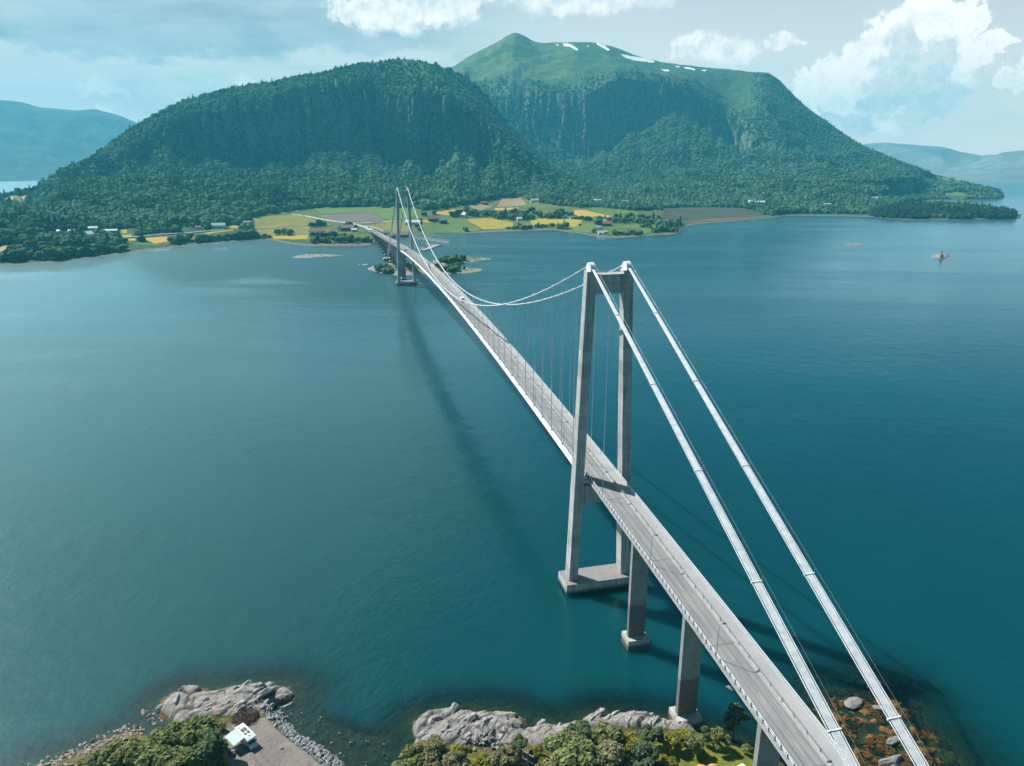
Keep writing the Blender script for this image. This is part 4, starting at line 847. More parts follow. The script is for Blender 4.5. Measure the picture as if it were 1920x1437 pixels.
def forest_material(name, a, b, c3):
    mt = bpy.data.materials.new(name); mt.use_nodes = True; nt = mt.node_tree; N = NT(nt); bs = nt.nodes['Principled BSDF']
    r = N.n('ShaderNodeObjectInfo').outputs['Random']; tc = N.n('ShaderNodeTexCoord').outputs['Object']
    geo = N.n('ShaderNodeNewGeometry').outputs['Position']
    c = N.mix(r, a, b); c = N.mix(N.ss(N.noise(geo, .0045, 6, .62), .44, .58), c, c3); c = N.mix(N.m('MULTIPLY', N.ss(N.noise(geo, .011, 5, .62), .50, .62), .8), c, (.030, .075, .048)); c = N.mix(N.m('MULTIPLY', N.ss(N.noise(N.vm('ADD', geo, (900, 300, 0)), .007, 5, .62), .56, .68), .65), c, (.19, .28, .11))
    c = N.mix(N.m('MULTIPLY', N.ss(N.noise(tc, 5.0, 3), .5, .65), .35), c, (.022, .045, .025))
    df = N.n('ShaderNodeBsdfDiffuse', i_Color=c); tl = N.n('ShaderNodeBsdfTranslucent', i_Color=c); mx = N.n('ShaderNodeMixShader', i_0=.45, i_1=df.outputs[0], i_2=tl.outputs[0])
    nt.links.new(mx.outputs[0], nt.nodes['Material Output'].inputs['Surface']); return mt
M['forest'] = forest_material('forest_canopy', (.058, .130, .074), (.235, .350, .205), (.170, .285, .160))
rng = np.random.default_rng(7)
ci = (Rg[1:, :-1]-Rg[:-1, :-1]); dz_ = np.abs(Zg[1:, :-1]-Zg[:-1, :-1])
area = np.hypot(ci, dz_)*(Rg[:-1, :-1]*math.radians(.075))
S2 = Sg[:-1, None]+0*area; AZ2 = AZG[None, :-1]+0*area
alp2 = alp[:-1, :-1]
dens = np.where(S2 < 2, 1/50., np.where(S2 < 6, np.where(AZ2 < 14, 1/60., 1/42.), 1/42.))
pxz = lambda v: float(azel(v, 400)[0])
flat = (S2 > 1.12) & (S2 < 2.0)
open_land = flat & (AZ2 > pxz(478)) & (AZ2 < pxz(1236))
nearleft = flat & (S2 < 1.16)
dens = np.where(open_land | (S2 < 1.12) | (S2 > 10.97), 0, dens)*(1-np.clip(alp2*1.25, 0, 1))
dens = dens*np.where((AZ2 < -24.5) | (AZ2 > 54), .3, 1.0)*np.where((S2 > 6.0) & (S2 < 7.0) & (AZ2 < 12), 0.05, 1)
vis = np.where((S2 > 7) & (AZ2 < pxz(840)), 0, 1)
steep = dz_/np.maximum(np.abs(ci), .5); dens = dens*(1-.72*sstep(steep, 1.2, 2.2))*(1-notree[:-1, :-1])
p = np.clip(area, 0, None)*dens*vis; tot = p.sum(); nT = int(min(tot, 260000)); fs_ = math.sqrt(tot/nT)
idx = rng.choice(p.size, nT, p=(p/tot).ravel()); ii, jj = np.unravel_index(idx, p.shape); fi, fj = rng.random(nT), rng.random(nT)
def bil(A): return (A[ii, jj]*(1-fi)*(1-fj)+A[ii+1, jj]*fi*(1-fj)+A[ii, jj+1]*(1-fi)*fj+A[ii+1, jj+1]*fi*fj)
FX, FY, FZ = bil(Xg), bil(Yg), bil(Zg)
ok = np.ones(nT, bool)
for poly in FIELDS:
    b0, b1 = poly.min(0)-25, poly.max(0)+25; q = (FX > b0[0]) & (FX < b1[0]) & (FY > b0[1]) & (FY < b1[1])
    if q.any():
        d = sdf(FX[q], FY[q], poly); ok[np.nonzero(q)[0][d > -9]] = False
    for sh_ in (15, 30, 50, 70, 95, 120):          # keep the open side of each field towards the water free of wood
        k_ = 1+sh_/np.hypot(FX-CAM[0], FY-CAM[1]); ok &= ~inside(CAM[0]+(FX-CAM[0])*k_, CAM[1]+(FY-CAM[1])*k_, poly)
for hx, hy, hl_ in CLEAR:                # yards and the open side towards the water
    ux, uy = CAM[0]-hx, CAM[1]-hy; ul = math.hypot(ux, uy); ux /= ul; uy /= ul
    t_ = np.clip((FX-hx)*ux+(FY-hy)*uy, -4, 14); ok &= np.hypot(FX-hx-t_*ux, FY-hy-t_*uy) > hl_*.55+7
# glades and stony streaks between the trees
gl = fbm(FX/75, FY/75, 3, 77); ok &= gl > -.50
sz = (.55+.95*rng.random(nT)**1.6)*(1+.35*fbm(FX/120, FY/120, 3, 9))*np.where(Sg[ii] < 2, 11.5, np.where(Sg[ii] < 4.2, np.where(AZG[jj] < 14, 13, 10.5), np.where(Sg[ii] < 6, 11, np.where(Sg[ii] < 8.8, 9.5, 7)))); pk = rng.integers(0, 4, nT); cf = (rng.random(nT) < .12+.3*(fbm(FX/400, FY/400, 2, 5) > .15)); pk[cf] = 4; sz[cf] *= 1.05
FPTS = np.stack([FX, FY, FZ+sz*.30], -1)[ok]
forest_obj('forest', FPTS, sz[ok], pk[ok], M['forest'], 'dense dark green forest covering the lower mountain slopes above the fields')
# wood on the spit
n = 1500; u, v = rng.random(n)*((1900-1632)/3.0), .8+rng.random(n)*5.6
i0, j0 = v.astype(int), u.astype(int); fi, fj = (v-i0)[:, None], (u-j0)[:, None]
SP = SPIT[i0, j0]*(1-fi)*(1-fj)+SPIT[i0+1, j0]*fi*(1-fj)+SPIT[i0, j0+1]*(1-fi)*fj+SPIT[i0+1, j0+1]*fi*fj
ss_ = rng.uniform(9, 15, n); SP[:, 2] += ss_*.32
M['forest_dark'] = forest_material('spit_canopy', (.022, .048, .026), (.060, .095, .045), (.045, .075, .035))
forest_obj('spit_wood', SP, ss_, np.where(rng.random(n) < .5, 4, rng.integers(0, 4, n)), M['forest_dark'], 'dark green wood covering the low spit on the right shore')

# ------------------------------------------------------------------ single trees
def leaf_crown(name, rx, rz, nclump, nleaf, size, seed, mat, zc, gap=.0, parent_less=True):
    rg = np.random.default_rng(seed); cl = []
    for k in range(nclump):
        d = rg.normal(size=3); d /= np.linalg.norm(d); d[2] = abs(d[2])*1.1-.35
        q = rg.uniform(.45, .95); cl.append((d*np.array([rx, rx, rz])*q, rg.uniform(.26, .42)*rx, rg.uniform(0, 1)))
    V = []; T = []
    per = nleaf//nclump
    for c, r, tn in cl:
        d = rg.normal(size=(per, 3)); d /= np.linalg.norm(d, axis=1, keepdims=True); rr = r*rg.uniform(.55, 1.1, (per, 1)); pos = c+d*rr*np.array([1, 1, .8])
        nrm = d+rg.normal(size=(per, 3))*.7+np.array([0, 0, .5]); nrm /= np.linalg.norm(nrm, axis=1, keepdims=True)
        a = np.cross(nrm, rg.normal(size=(per, 3))); a /= np.linalg.norm(a, axis=1, keepdims=True)+1e-9; b = np.cross(nrm, a)
        s = size*rg.uniform(.6, 1.3, (per, 1)); 
        V.append(np.stack([pos-a*s-b*s*.6, pos+a*s-b*s*.6, pos+a*s*.8+b*s*.7, pos-a*s*.8+b*s*.7], 1).reshape(-1, 3)); T.append(np.repeat(np.clip(tn*.6+rg.uniform(0, .4, per)*1.0, 0, 1), 4))
    V = np.concatenate(V); T = np.concatenate(T); V[:, 2] += zc
    me = np_mesh(name, V, np.arange(len(V)).reshape(-1, 4), smooth=False); f_attr(me, 'tint', T); me.materials.append(mat); return me
def trunk_mesh(h, rx, seed, mat):
    rg = random.Random(seed); m = MB(); r = .05*h*.45
    m.tube([(0, 0, -.6), (rg.uniform(-.1, .1), rg.uniform(-.1, .1), h*.3), (rg.uniform(-.3, .3), rg.uniform(-.3, .3), h*.62), (0, 0, h*.9)], [r, r*.8, r*.5, r*.15], 7)
    for k in range(6):
        a = rg.uniform(0, 6.28); z = h*rg.uniform(.25, .6); l = rx*rg.uniform(.5, .85)
        m.tube([(0, 0, z), (math.cos(a)*l*.5, math.sin(a)*l*.5, z+h*.12), (math.cos(a)*l, math.sin(a)*l, z+h*.2)], [r*.4, r*.28, r*.1], 5)
    me = bpy.data.meshes.new('trunk'); me.from_pydata(m.v, [], m.f); me.polygons.foreach_set('use_smooth', [True]*len(me.polygons)); me.materials.append(mat); return me
def far_tree_mesh(seed, kind):
    rg = np.random.default_rng(seed); m = MB(); m.tube([(0, 0, -.5), (0, 0, .45)], [.05, .03], 5)
    me0 = []; V = []; F = []; base = 0
    bm = bmesh.new()
    if kind == 'conifer':
        for k in range(5):
            z = .12+k*.17; r = .26*(1-k*.17); bmesh.ops.create_cone(bm, cap_ends=False, segments=9, radius1=r, radius2=r*.15, depth=.3, matrix=Matrix.Translation((0, 0, z+.13)))
    else:
        for k in range(9):
            d = rg.normal(size=3); d /= np.linalg.norm(d); c = d*np.array([.27, .27, .2])*rg.uniform(.5, 1); c[2] += .40+(.16 if kind == 'tall' else 0)
            bmesh.ops.create_icosphere(bm, subdivisions=2, radius=rg.uniform(.13, .22), matrix=Matrix.Translation(tuple(c))@Matrix.Diagonal((1, 1, 1.5 if kind == 'tall' else .95, 1)))
    for v in bm.verts:
        n = float(fbm(np.array([v.co.x*9+seed]), np.array([v.co.y*9+v.co.z*7]), 3, seed)[0]); c0 = Vector((0, 0, .5)); v.co = c0+(v.co-c0)*(1+.28*n)
    vs = [v.co[:] for v in bm.verts]; fs = [[v.index for v in f.verts] for f in bm.faces]; bm.free()
    nb = len(m.v); nf = len(m.f); allv = m.v+vs; allf = m.f+[tuple(nb+i for i in f) for f in fs]
    me = bpy.data.meshes.new('tree'); me.from_pydata(allv, [], allf); me.materials.append(M['bark']); me.materials.append(M['leaf_far'])
    me.polygons.foreach_set('material_index', [0]*nf+[1]*(len(allf)-nf)); me.update(); return me
FT = [far_tree_mesh(3, 'round'), far_tree_mesh(8, 'round'), far_tree_mesh(15, 'tall'), far_tree_mesh(22, 'round'), far_tree_mesh(31, 'conifer')]
rt = random.Random(5)
def far_tree(x, y, z, h, label, group, k=None):
    o = bpy.data.objects.new('tree', FT[k if k is not None else rt.choice((0, 1, 2, 3, 0, 1, 3, 4))]); COL.objects.link(o)
    w = h*rt.uniform(1.25, 1.75); o.location = (x, y, z-.05*h); o.scale = (w, w*rt.uniform(.85, 1.1), h*rt.uniform(1.0, 1.3)); o.rotation_euler = (0, 0, rt.uniform(0, 6.28)); return tag(o, label, 'tree', group)
def tree_row(a, b, n, h, jit, label, group, kinds=None):
    for i in range(n):
        f = (i+.5+rt.uniform(-.3, .3))/n; px = a[0]+(b[0]-a[0])*f; py = a[1]+(b[1]-a[1])*f+rt.uniform(-jit, jit)
        P = hit([px], [py])[0]; far_tree(P[0], P[1], P[2], h*rt.uniform(.75, 1.2), label, group, rt.choice(kinds) if kinds else None)
for a, b, n, h, j, l in [
 ((0, 488), (112, 484), 14, 13, 2, 'dark round tree at the water in the wood in front of the white-roofed cottages'), ((108, 485), (236, 470), 20, 13, 2, 'bushy tree on the curving shoreline below the white-roofed cottages'), ((20, 474), (240, 460), 22, 14, 5, 'tree in the shore wood below the white-roofed cottages'), ((60, 460), (230, 447), 14, 12, 4, 'tree among the white-roofed cottages'),
 ((322, 457), (358, 451), 7, 13, 1.5, 'tree in the round clump beside the narrow orange field'), ((366, 454), (403, 452), 7, 14, 1.5, 'tree in the long clump below the straight shore road'), ((410, 451), (432, 448), 4, 13, 1, 'tree in the pointed clump below the straight shore road'), ((438, 447), (478, 445), 9, 16, 1.5, 'tall dark tree in the thick clump beside the olive hay field'), ((483, 447), (506, 446), 4, 9, .8, 'low dark bush at the shore below the olive hay field'),
 ((582, 456), (698, 454), 17, 13, 1.5, 'tree on the wooded point beside the bridge landing'), ((584, 446), (668, 447), 9, 12, 2, 'tree behind the shore row on the wooded point by the bridge'), ((583, 426), (612, 424), 4, 13, 2, 'tree beside the pale road above the red-roofed house'), ((640, 428), (668, 430), 6, 12, 2, 'tree beside the grey farm at the road junction'),
 ((845, 407), (862, 405), 3, 16, 1, 'big dark round tree beside the white-gabled farmhouse'), ((872, 403), (896, 406), 6, 14, 2, 'tree in the grove between the orange and yellow fields'), ((904, 404), (926, 405), 6, 14, 2, 'tree in the farm grove above the large yellow field'), ((928, 410), (1000, 413), 15, 14, 1.5, 'tree in the front row of the grove above the yellow field'), ((938, 402), (1006, 403), 11, 14, 2, 'tree in the back row of the grove above the yellow field'), ((964, 430), (996, 430), 7, 11, 1, 'tree in the dark oval thicket at the shore below the yellow field'),
 ((1003, 427), (1040, 424), 7, 9, 1, 'small tree along the shore beyond the oval thicket'), ((1045, 429), (1066, 430), 4, 12, 1, 'tree in the rounded pair of clumps on the pale beach'), ((1008, 408), (1054, 409), 9, 13, 1.5, 'tree in the hedge behind the second yellow field'), ((1046, 400), (1074, 404), 7, 13, 2, 'tree in the wood next to the orange strip field'), ((1078, 411), (1093, 412.5), 3, 9, .6, 'small tree in the short hedge under the orange strip field'), ((1098, 413), (1110, 415), 3, 10, .6, 'tree in the small group above the red-roofed shore house'),
 ((1121, 424), (1126, 414), 3, 15, 1, 'tall tree standing behind the red-roofed shore house'), ((1132, 417), (1232, 419), 16, 12, 1.5, 'tree in the long dark belt behind the shore meadow'), ((1152, 408), (1236, 413), 10, 13, 2, 'tree in the wood above the long dark belt'), ((1204, 426), (1222, 427), 4, 9, .8, 'bush in the oval thicket on the shore meadow'), ((1148, 440), (1204, 440), 12, 10, 1.5, 'dark tree along the rocky shore below the meadow'), ((1222, 436), (1272, 434), 10, 11, 1.5, 'dark tree on the rocky end of the green point'), ((1240, 425), (1274, 420), 4, 11, 1, 'tree beside the weedy bank at the mudflat')]:
    tree_row(a, b, n, h, j, l, l.replace('tree ', 'trees ', 1).replace('bush ', 'bushes ', 1))
for px, py, h, l in [(521, 441, 14, 'leftmost of three round trees on the olive hay field'), (534, 441, 15, 'middle of three round trees on the olive hay field'), (544, 441, 15, 'rightmost of three round trees on the olive hay field'), (873.5, 434, 13, 'lone round tree on the green shore meadow'), (953, 430, 8, 'small lone tree next to the dark oval thicket'), (795, 405, 12, 'dark tree next to the small orange crop strip'), (814, 402, 11, 'tree at the house end of the orange crop strip'), (787, 417, 12, 'dark tree beside the pale barn at the bridge tower'), (784, 428, 13, 'dark tree at the edge of the ochre field by the marina'), (787, 433, 10, 'bush below the dark tree on the ochre field'), (1113, 436, 9, 'tree on the beach next to the boathouses'), (1087, 424, 6, 'tiny dark tree on the yellow field edge')]:
    P = hit([px], [py])[0]; far_tree(P[0], P[1], P[2], h, l, None, 0)

# ------------------------------------------------------------------ islets
M['islet'] = material('islet_rock', (.29, .275, .25), (.17, .15, .125), .9, .16, (.19, .135, .085), .4, .5)
M['scrub'] = material('islet_scrub', (.05, .08, .025), (.11, .13, .04), .95, .1)
def islet(outline, hmax, seed, green=0.0, res=48, wlen=14.0):
    P = at([p[0] for p in outline], [p[1] for p in outline])[:, :2]; b0, b1 = P.min(0)-6, P.max(0)+6
    nx, ny = res*2, res; X, Y = np.meshgrid(np.linspace(b0[0], b1[0], nx), np.linspace(b0[1], b1[1], ny)); d = sdf(X, Y, P)
    inr = max(d.max(), 1); h = np.where(d > 0, hmax*np.clip(d/inr, 0, 1)**.6, d*.35)
    h = h+(fbm(X/wlen, Y/wlen, 4, seed)*1.8+ridged(X/wlen*1.7, Y/wlen*1.7, 4, seed)*1.3-.8)*np.clip(.4+d/inr, .2, 1)*min(1.0, hmax/2.5)
    me = np_mesh('islet', np.stack([X, Y, h], -1).reshape(-1, 3), grid_faces(ny, nx)); mats = [M['islet'], M['scrub']]
    if green:
        fd = np.array([d.ravel()[p.vertices[0]] for p in me.polygons])/inr; me.polygons.foreach_set('material_index', (fd+.15*np.random.default_rng(seed).normal(size=len(fd)) > green).astype(np.int32))
    tag(link_mesh('islet', me, None, mats), kind='structure')
    return lambda x, y: float(h[int(np.clip((y-b0[1])/(b1[1]-b0[1])*(ny-1), 0, ny-1)), int(np.clip((x-b0[0])/(b1[0]-b0[0])*(nx-1), 0, nx-1))])
islet([(547, 482.5), (560, 478.5), (575, 477.5), (600, 477.5), (625, 478), (645, 479), (625, 480.8), (598, 482.2), (575, 484.2), (553, 484.2)], 1.7, 4, wlen=9)
islet([(1581, 459.6), (1590, 458.2), (1606, 457.8), (1622, 458.6), (1610, 460), (1595, 461.2)], 1.6, 6, wlen=8)
hb = islet([(1746, 481.5), (1752, 479), (1762, 477.6), (1772, 478), (1781, 480), (1778, 483.4), (1764, 485.4), (1750, 484)], 4.2, 9, wlen=8)
hl = islet([(688, 504), (700, 499), (712, 497), (740, 494), (770, 493), (800, 496), (830, 495), (850, 500), (880, 503), (906, 504.5), (900, 509), (880, 512.5), (850, 514), (800, 514), (760, 517), (735, 516.5), (712, 512), (697, 508)], 4.0, 12, .38, wlen=11)
hr = islet([(808, 490), (825, 486.5), (850, 484), (880, 483), (905, 484.2), (926, 486), (905, 488.2), (885, 491.4), (860, 494), (830, 496.5), (812, 494)], 3.6, 19, .40, wlen=10)
def islet_trees(hf, lst, n, h, l):
    for i in range(n):
        k = rt.randrange(len(lst)); px, py = lst[k][0]+rt.uniform(-1, 1)*lst[k][2], lst[k][1]+rt.uniform(-1, 1)*lst[k][3]; P = at(px, py, 3.0)
        far_tree(P[0], P[1], hf(P[0], P[1]), h*rt.uniform(.7, 1.25), l, l.replace('bush ', 'bushes ', 1), rt.choice((0, 1, 3)))
islet_trees(hl, [(712, 504, 10, 3), (724, 505, 9, 4)], 14, 9, 'dense green bush at the foot of the far tower on the rocky islet')
islet_trees(hl, [(838, 505, 14, 4), (860, 505, 14, 3), (820, 503, 8, 4)], 22, 7, 'olive bush on the rocky islet beside the far tower')
islet_trees(hr, [(850, 489, 18, 3), (838, 489, 12, 2)], 18, 10, 'dark shaggy bush on the smaller islet behind the bridge')
bt = empty('sea_beacon', tuple(at(1765.5, 479, 4.2))); bt.location.z = max(hb(bt.location.x, bt.location.y), 2.5)-.2; tag(bt, 'small brown stone beacon on the rocky islet in the right of the bay', 'beacon')
M['beacon'] = material('beacon_stone', (.22, .16, .11), (.15, .11, .08), .9, 1.2)
m = MB(); m.frustum((0, 0, 0), (3.4, 3.4), (0, 0, 3.0), (2.6, 2.6)); m.build('plinth', M['beacon'], bt)
m = MB(); m.tube([(0, 0, 3), (0, 0, 7.2)], [1.0, .7], 10); m.build('tower', M['beacon'], bt); m = MB(); m.tube([(0, 0, 7.2), (0, 0, 7.5), (0, 0, 8.4)], [.95, .9, .1], 10); m.build('cap', M['dark_metal'], bt)

# ------------------------------------------------------------------ houses, boats and the marina
def boat_proto():
    t = empty('motorboat'); m = MB(); vs = []; st = [(-3.4, 1.15, .75), (-1.5, 1.25, .75), (1.0, 1.15, .85), (2.6, .7, 1.0), (3.7, .03, 1.15)]
    for y, w, h in st: vs += [(-w, y, h), (-w*.75, y, -.25), (w*.75, y, -.25), (w, y, h)]
    fs = [(i*4+k, i*4+k+1, (i+1)*4+k+1, (i+1)*4+k) for i in range(4) for k in range(3)]+[(0, 3, 2, 1)]; m.add(vs, fs)
    m.add([(-w*.98, y, h-.08) for y, w, h in st]+[(w*.98, y, h-.08) for y, w, h in st], [(i, i+1, 5+i+1, 5+i) for i in range(4)]); m.build('hull', M['white_paint'], t)
    m = MB(); m.frustum((0, .2, .75), (1.9, 2.8), (0, .1, 1.9), (1.5, 1.9)); cb = m.build('cabin', M['white_paint'], t); m = MB(); m.frustum((0, .25, 1.15), (1.86, 2.6), (0, .2, 1.6), (1.70, 2.35)); m.build('cabin_window', M['glass_dark'], cb)
    m = MB(); m.box((0, -3.6, .7), (.5, .5, 1.0)); m.build('outboard', M['dark_metal'], t); return t
bp = boat_proto(); used = [False]
def boat(px, py, sc, rz, label, group=None):
    o = bp if not used[0] else dup(bp); used[0] = True; P = at(px, py, 0.3); o.location = (P[0], P[1], .1); o.scale = (sc,)*3; o.rotation_euler = (0, 0, rz); tag(o, label, 'boat', group); return o
M['pontoon'] = material('pontoon_planks', (.33, .30, .26), (.26, .24, .21), .85, .8); M['breakwater'] = material('breakwater_stone', (.40, .38, .35), (.27, .26, .24), .9, .5)
def strip(name, pts, w, h, mat, label, cat, z0=-1.0):
    P = [at(x, y, .3) for x, y in pts]; m = MB(); fr = []
    for i, p in enumerate(P):
        t = Vector(P[min(i+1, len(P)-1)]-P[max(i-1, 0)]); t.z = 0; t.normalize(); fr.append((Vector((p[0], p[1], 0)), Vector((t.y, -t.x, 0)), Vector((0, 0, 1))))
    m.sweep(fr, [(-w/2, h), (w/2, h), (w/2*1.2, z0), (-w/2*1.2, z0)]); o = m.build(name, mat, None); return tag(o, label, cat)
strip('pontoon', [(776, 446), (800, 449), (822, 452), (843, 455.5)], 4, .7, M['pontoon'], 'long straight pontoon lined with white boats', 'pontoon')
strip('pontoon', [(752, 464.2), (766, 464.6), (782, 465.2)], 3.5, .7, M['pontoon'], 'short pontoon seen between the far tower legs', 'pontoon')
strip('pontoon', [(790, 458.6), (799, 457.4), (808, 459), (822, 460.6)], 3, .7, M['pontoon'], 'curved pontoon inside the breakwater', 'pontoon')
strip('breakwater', [(791, 471), (803, 467.5), (812, 463.8), (822, 460.8)], 9, 1.8, M['breakwater'], 'low stone breakwater sheltering the marina', 'breakwater', -3)
for i in range(26):
    f = i/25; boat(779+f*64+rt.uniform(-.5, .5), 446+f*9.3+(-1.3 if i % 2 else 1.1), rt.uniform(1.0, 1.5), rt.uniform(-.3, .3)+(.2 if i % 2 else 3.3), 'white motorboat moored along the long straight pontoon', 'boats moored at the long pontoon')
for i in range(10):
    f = i/9; boat(754+f*28, 463.0+f*1.2+(-.8 if i % 2 else 1.5), rt.uniform(1.0, 1.3), rt.uniform(-.3, .3)+1.5*(i % 2), 'white motorboat moored at the short pontoon between the tower legs', 'boats moored at the short pontoon')
for px, py, l in [(808, 447.5, 'white motorboat berthed inside the long pontoon, nearest the brown boathouse'), (793, 467, 'white motorboat moored alone beside the breakwater'), (1645, 406.5, 'white boat lying at the shore beside the wooded spit'), (786, 470, 'white motorboat just behind the bridge deck near the marina')]: boat(px, py, 1.6, rt.uniform(0, 6), l)
b = boat(674, 498.2, .9, -1.35, 'tiny white motorboat speeding left of the islet with a foam wake')
M['foam'] = material('foam', (.55, .66, .68), (.25, .42, .46), .9, .6)
m = MB(); P0, P1 = at(674.5, 498.3, .06), at(689, 495.6, .06); d = Vector(P1-P0).normalized(); nrm = Vector((d.y, -d.x, 0))
m.add([Vector(P0)+nrm*.6, Vector(P0)-nrm*.6, Vector(P1)-nrm*1.9, Vector(P1)+nrm*1.9], [(0, 1, 2, 3)]); tag(m.build('wake_foam', M['foam'], None), 'thin white foam wake trailing the speeding motorboat', 'foam', kind='stuff')
# vehicles
on_deck(make_van(M['paint_white']), 254, .35, math.pi, 'white van driving on the main span below the low point of the cables', 'van')
on_deck(make_car(M['paint_dark']), 598, -2.1, 0.0, 'dark car on the bridge deck just before the far tower', 'car')
on_deck(make_car(M['paint_grey']), 1010, -2.0, 0.0, 'silver car on the far approach near the landing', 'car')
on_deck(make_car(M['paint_dark']), 1120, .2, math.pi, 'dark car where the bridge meets the land', 'car')
for px, py, pnt, l in [(569, 405.2, 'paint_dark', 'dark car on the pale road above the olive hay field'), (692, 428.2, 'paint_dark', 'dark car at the road junction above the bridge landing'), (728, 414.8, 'paint_dark', 'dark car on the narrow road above the ochre field')]:
    c = make_car(M[pnt]); P = hit([px], [py])[0]; c.location = (P[0], P[1], P[2]+.9); c.rotation_euler = (0, 0, -1.2); tag(c, l, 'car')
# snow fields near the top
M['snow'] = material('old_snow', (.80, .82, .84), (.70, .73, .76), .8, .05)
for poly in [[(1113, 79), (1122, 81.5), (1135, 88), (1144, 95.5), (1139, 97), (1130, 91), (1119, 85.5)], [(1055, 83), (1063, 82), (1074, 86), (1085, 95), (1081, 96), (1068, 89), (1058, 88)], [(1041, 83), (1049, 86), (1046, 87.6)], [(1163, 102.6), (1180, 106), (1207, 110), (1228, 116), (1224, 119), (1200, 116), (1176, 111)], [(1238, 130.5), (1252, 131), (1258, 134.4), (1246, 135)], [(1265, 124.5), (1276, 126), (1272, 128.4)], [(1280, 126.5), (1304, 131), (1303, 133.4), (1284, 129.4)], [(1314, 133), (1325, 131.6), (1323, 135.2)], [(1100, 87), (1105, 87.4), (1103, 89.4)]]:
    P = hit([p[0] for p in poly], [p[1] for p in poly], 2900, 5200); bm = bmesh.new(); bm.faces.new([bm.verts.new((p[0], p[1], 0)) for p in P]); bmesh.ops.triangulate(bm, faces=bm.faces[:])
    for it in range(5):
        lg = [e for e in bm.edges if e.calc_length() > 24]
        if not lg: break
        bmesh.ops.subdivide_edges(bm, edges=lg, cuts=1); bmesh.ops.triangulate(bm, faces=bm.faces[:])
    co = np.array([v.co[:] for v in bm.verts]); z = zT(co[:, 0], co[:, 1])
    for v, q in zip(bm.verts, z): v.co.z = q+2.5
    me = bpy.data.meshes.new('snow_patch'); bm.to_mesh(me); bm.free(); me.polygons.foreach_set('use_smooth', [True]*len(me.polygons)); tag(link_mesh('snow_patch', me, None, [M['snow']]), kind='structure')
# ------------------------------------------------------------------ near shore
def wpoly(px, z=.5): return at([p[0] for p in px], [p[1] for p in px], z)[:, :2]
LAND_L = [(30, 1450), (88, 1430), (140, 1413), (186, 1394), (226, 1377), (254, 1366), (272, 1374), (288, 1376), (312, 1366), (318, 1354), (293, 1338), (300, 1315), (330, 1299), (370, 1295), (410, 1300), (440, 1290), (490, 1285), (540, 1288), (554, 1300), (545, 1315), (512, 1325), (530, 1350), (560, 1374), (600, 1398), (640, 1424), (665, 1450)]
LAND_L = [tuple(p) for p in wpoly(LAND_L)]; LAND_L += [(LAND_L[-1][0]+2, -140), (LAND_L[0][0], -140)]
LAND_R = [(738, 1455), (752, 1412), (778, 1388), (773, 1362), (790, 1344), (830, 1333), (870, 1331), (900, 1331), (925, 1333), (958, 1336), (982, 1346), (992, 1366), (1012, 1354), (1050, 1359), (1085, 1352), (1102, 1343), (1150, 1339), (1200, 1342), (1250, 1350), (1296, 1357), (1308, 1372), (1345, 1380), (1380, 1392), (1410, 1402), (1435, 1425), (1460, 1450)]
LAND_R = [tuple(p) for p in wpoly(LAND_R)]; LAND_R += [(LAND_R[-1][0]+12, -150), (40, -215), (-70, -215)]
KELP = [tuple(p) for p in wpoly([(1505, 1320), (1540, 1302), (1600, 1290), (1640, 1281), (1690, 1292), (1722, 1322), (1728, 1352), (1765, 1378), (1800, 1415), (1830, 1460), (1800, 1520), (1560, 1520)], 0)]
ROCKS = [wpoly([(290, 1338), (300, 1313), (330, 1297), (370, 1293), (410, 1298), (440, 1288), (490, 1283), (542, 1286), (556, 1300), (547, 1317), (505, 1328), (492, 1345), (440, 1352), (400, 1352), (330, 1360)], 1.5), wpoly([(768, 1362), (788, 1342), (830, 1331), (905, 1329), (958, 1334), (984, 1346), (984, 1385), (960, 1402), (905, 1404), (870, 1412), (800, 1395), (776, 1388)], 1.5), wpoly([(985, 1366), (1012, 1352), (1050, 1357), (1088, 1350), (1104, 1341), (1150, 1337), (1200, 1340), (1252, 1348), (1298, 1356), (1306, 1372), (1260, 1376), (1160, 1372), (1095, 1376), (1050, 1400), (995, 1405), (980, 1388)], 1.5)]
LOT = wpoly([(408, 1368), (432, 1356), (470, 1350), (494, 1344), (506, 1352), (520, 1370), (545, 1392), (575, 1412), (615, 1448), (480, 1475), (440, 1450), (425, 1425), (405, 1400)], 2.3)
GRASS = wpoly([(1180, 1440), (1200, 1400), (1260, 1380), (1330, 1384), (1400, 1400), (1450, 1440), (1450, 1520), (1180, 1520)], 2.5)
GS = .34
COVE_P = wpoly([(556, 1322), (600, 1335), (660, 1358), (720, 1372), (775, 1375), (760, 1410), (745, 1455), (660, 1455), (640, 1415), (600, 1388), (560, 1362), (535, 1335)], 0)
gx = np.arange(-172, 112, GS); gy = np.arange(-150, 14, GS); GX, GY = np.meshgrid(gx, gy)
sl_, sr_, sk_ = sdf(GX, GY, LAND_L), sdf(GX, GY, LAND_R), sdf(GX, GY, KELP)
sL = np.maximum(sl_, sr_)
rk = np.max([np.clip(sdf(GX, GY, p)/1.6+.5, 0, 1) for p in ROCKS], 0)
lot = np.clip(sdf(GX, GY, LOT)/1.5+.5, 0, 1); grs = np.clip(sdf(GX, GY, GRASS)/3+.5, 0, 1)
warp = fbm(GX/7, GY/7, 3, 3)*2.2
sLw = sL+warp*.5*np.exp(-(sL/6)**2)
land = 2.5*(1-np.exp(-np.clip(sLw, 0, None)/3.2))+.35*np.tanh(np.clip(sLw, 0, None)*2)
shelf = np.clip(sdf(GX, GY, np.array(COVE_P))/4+.6, 0, 1)
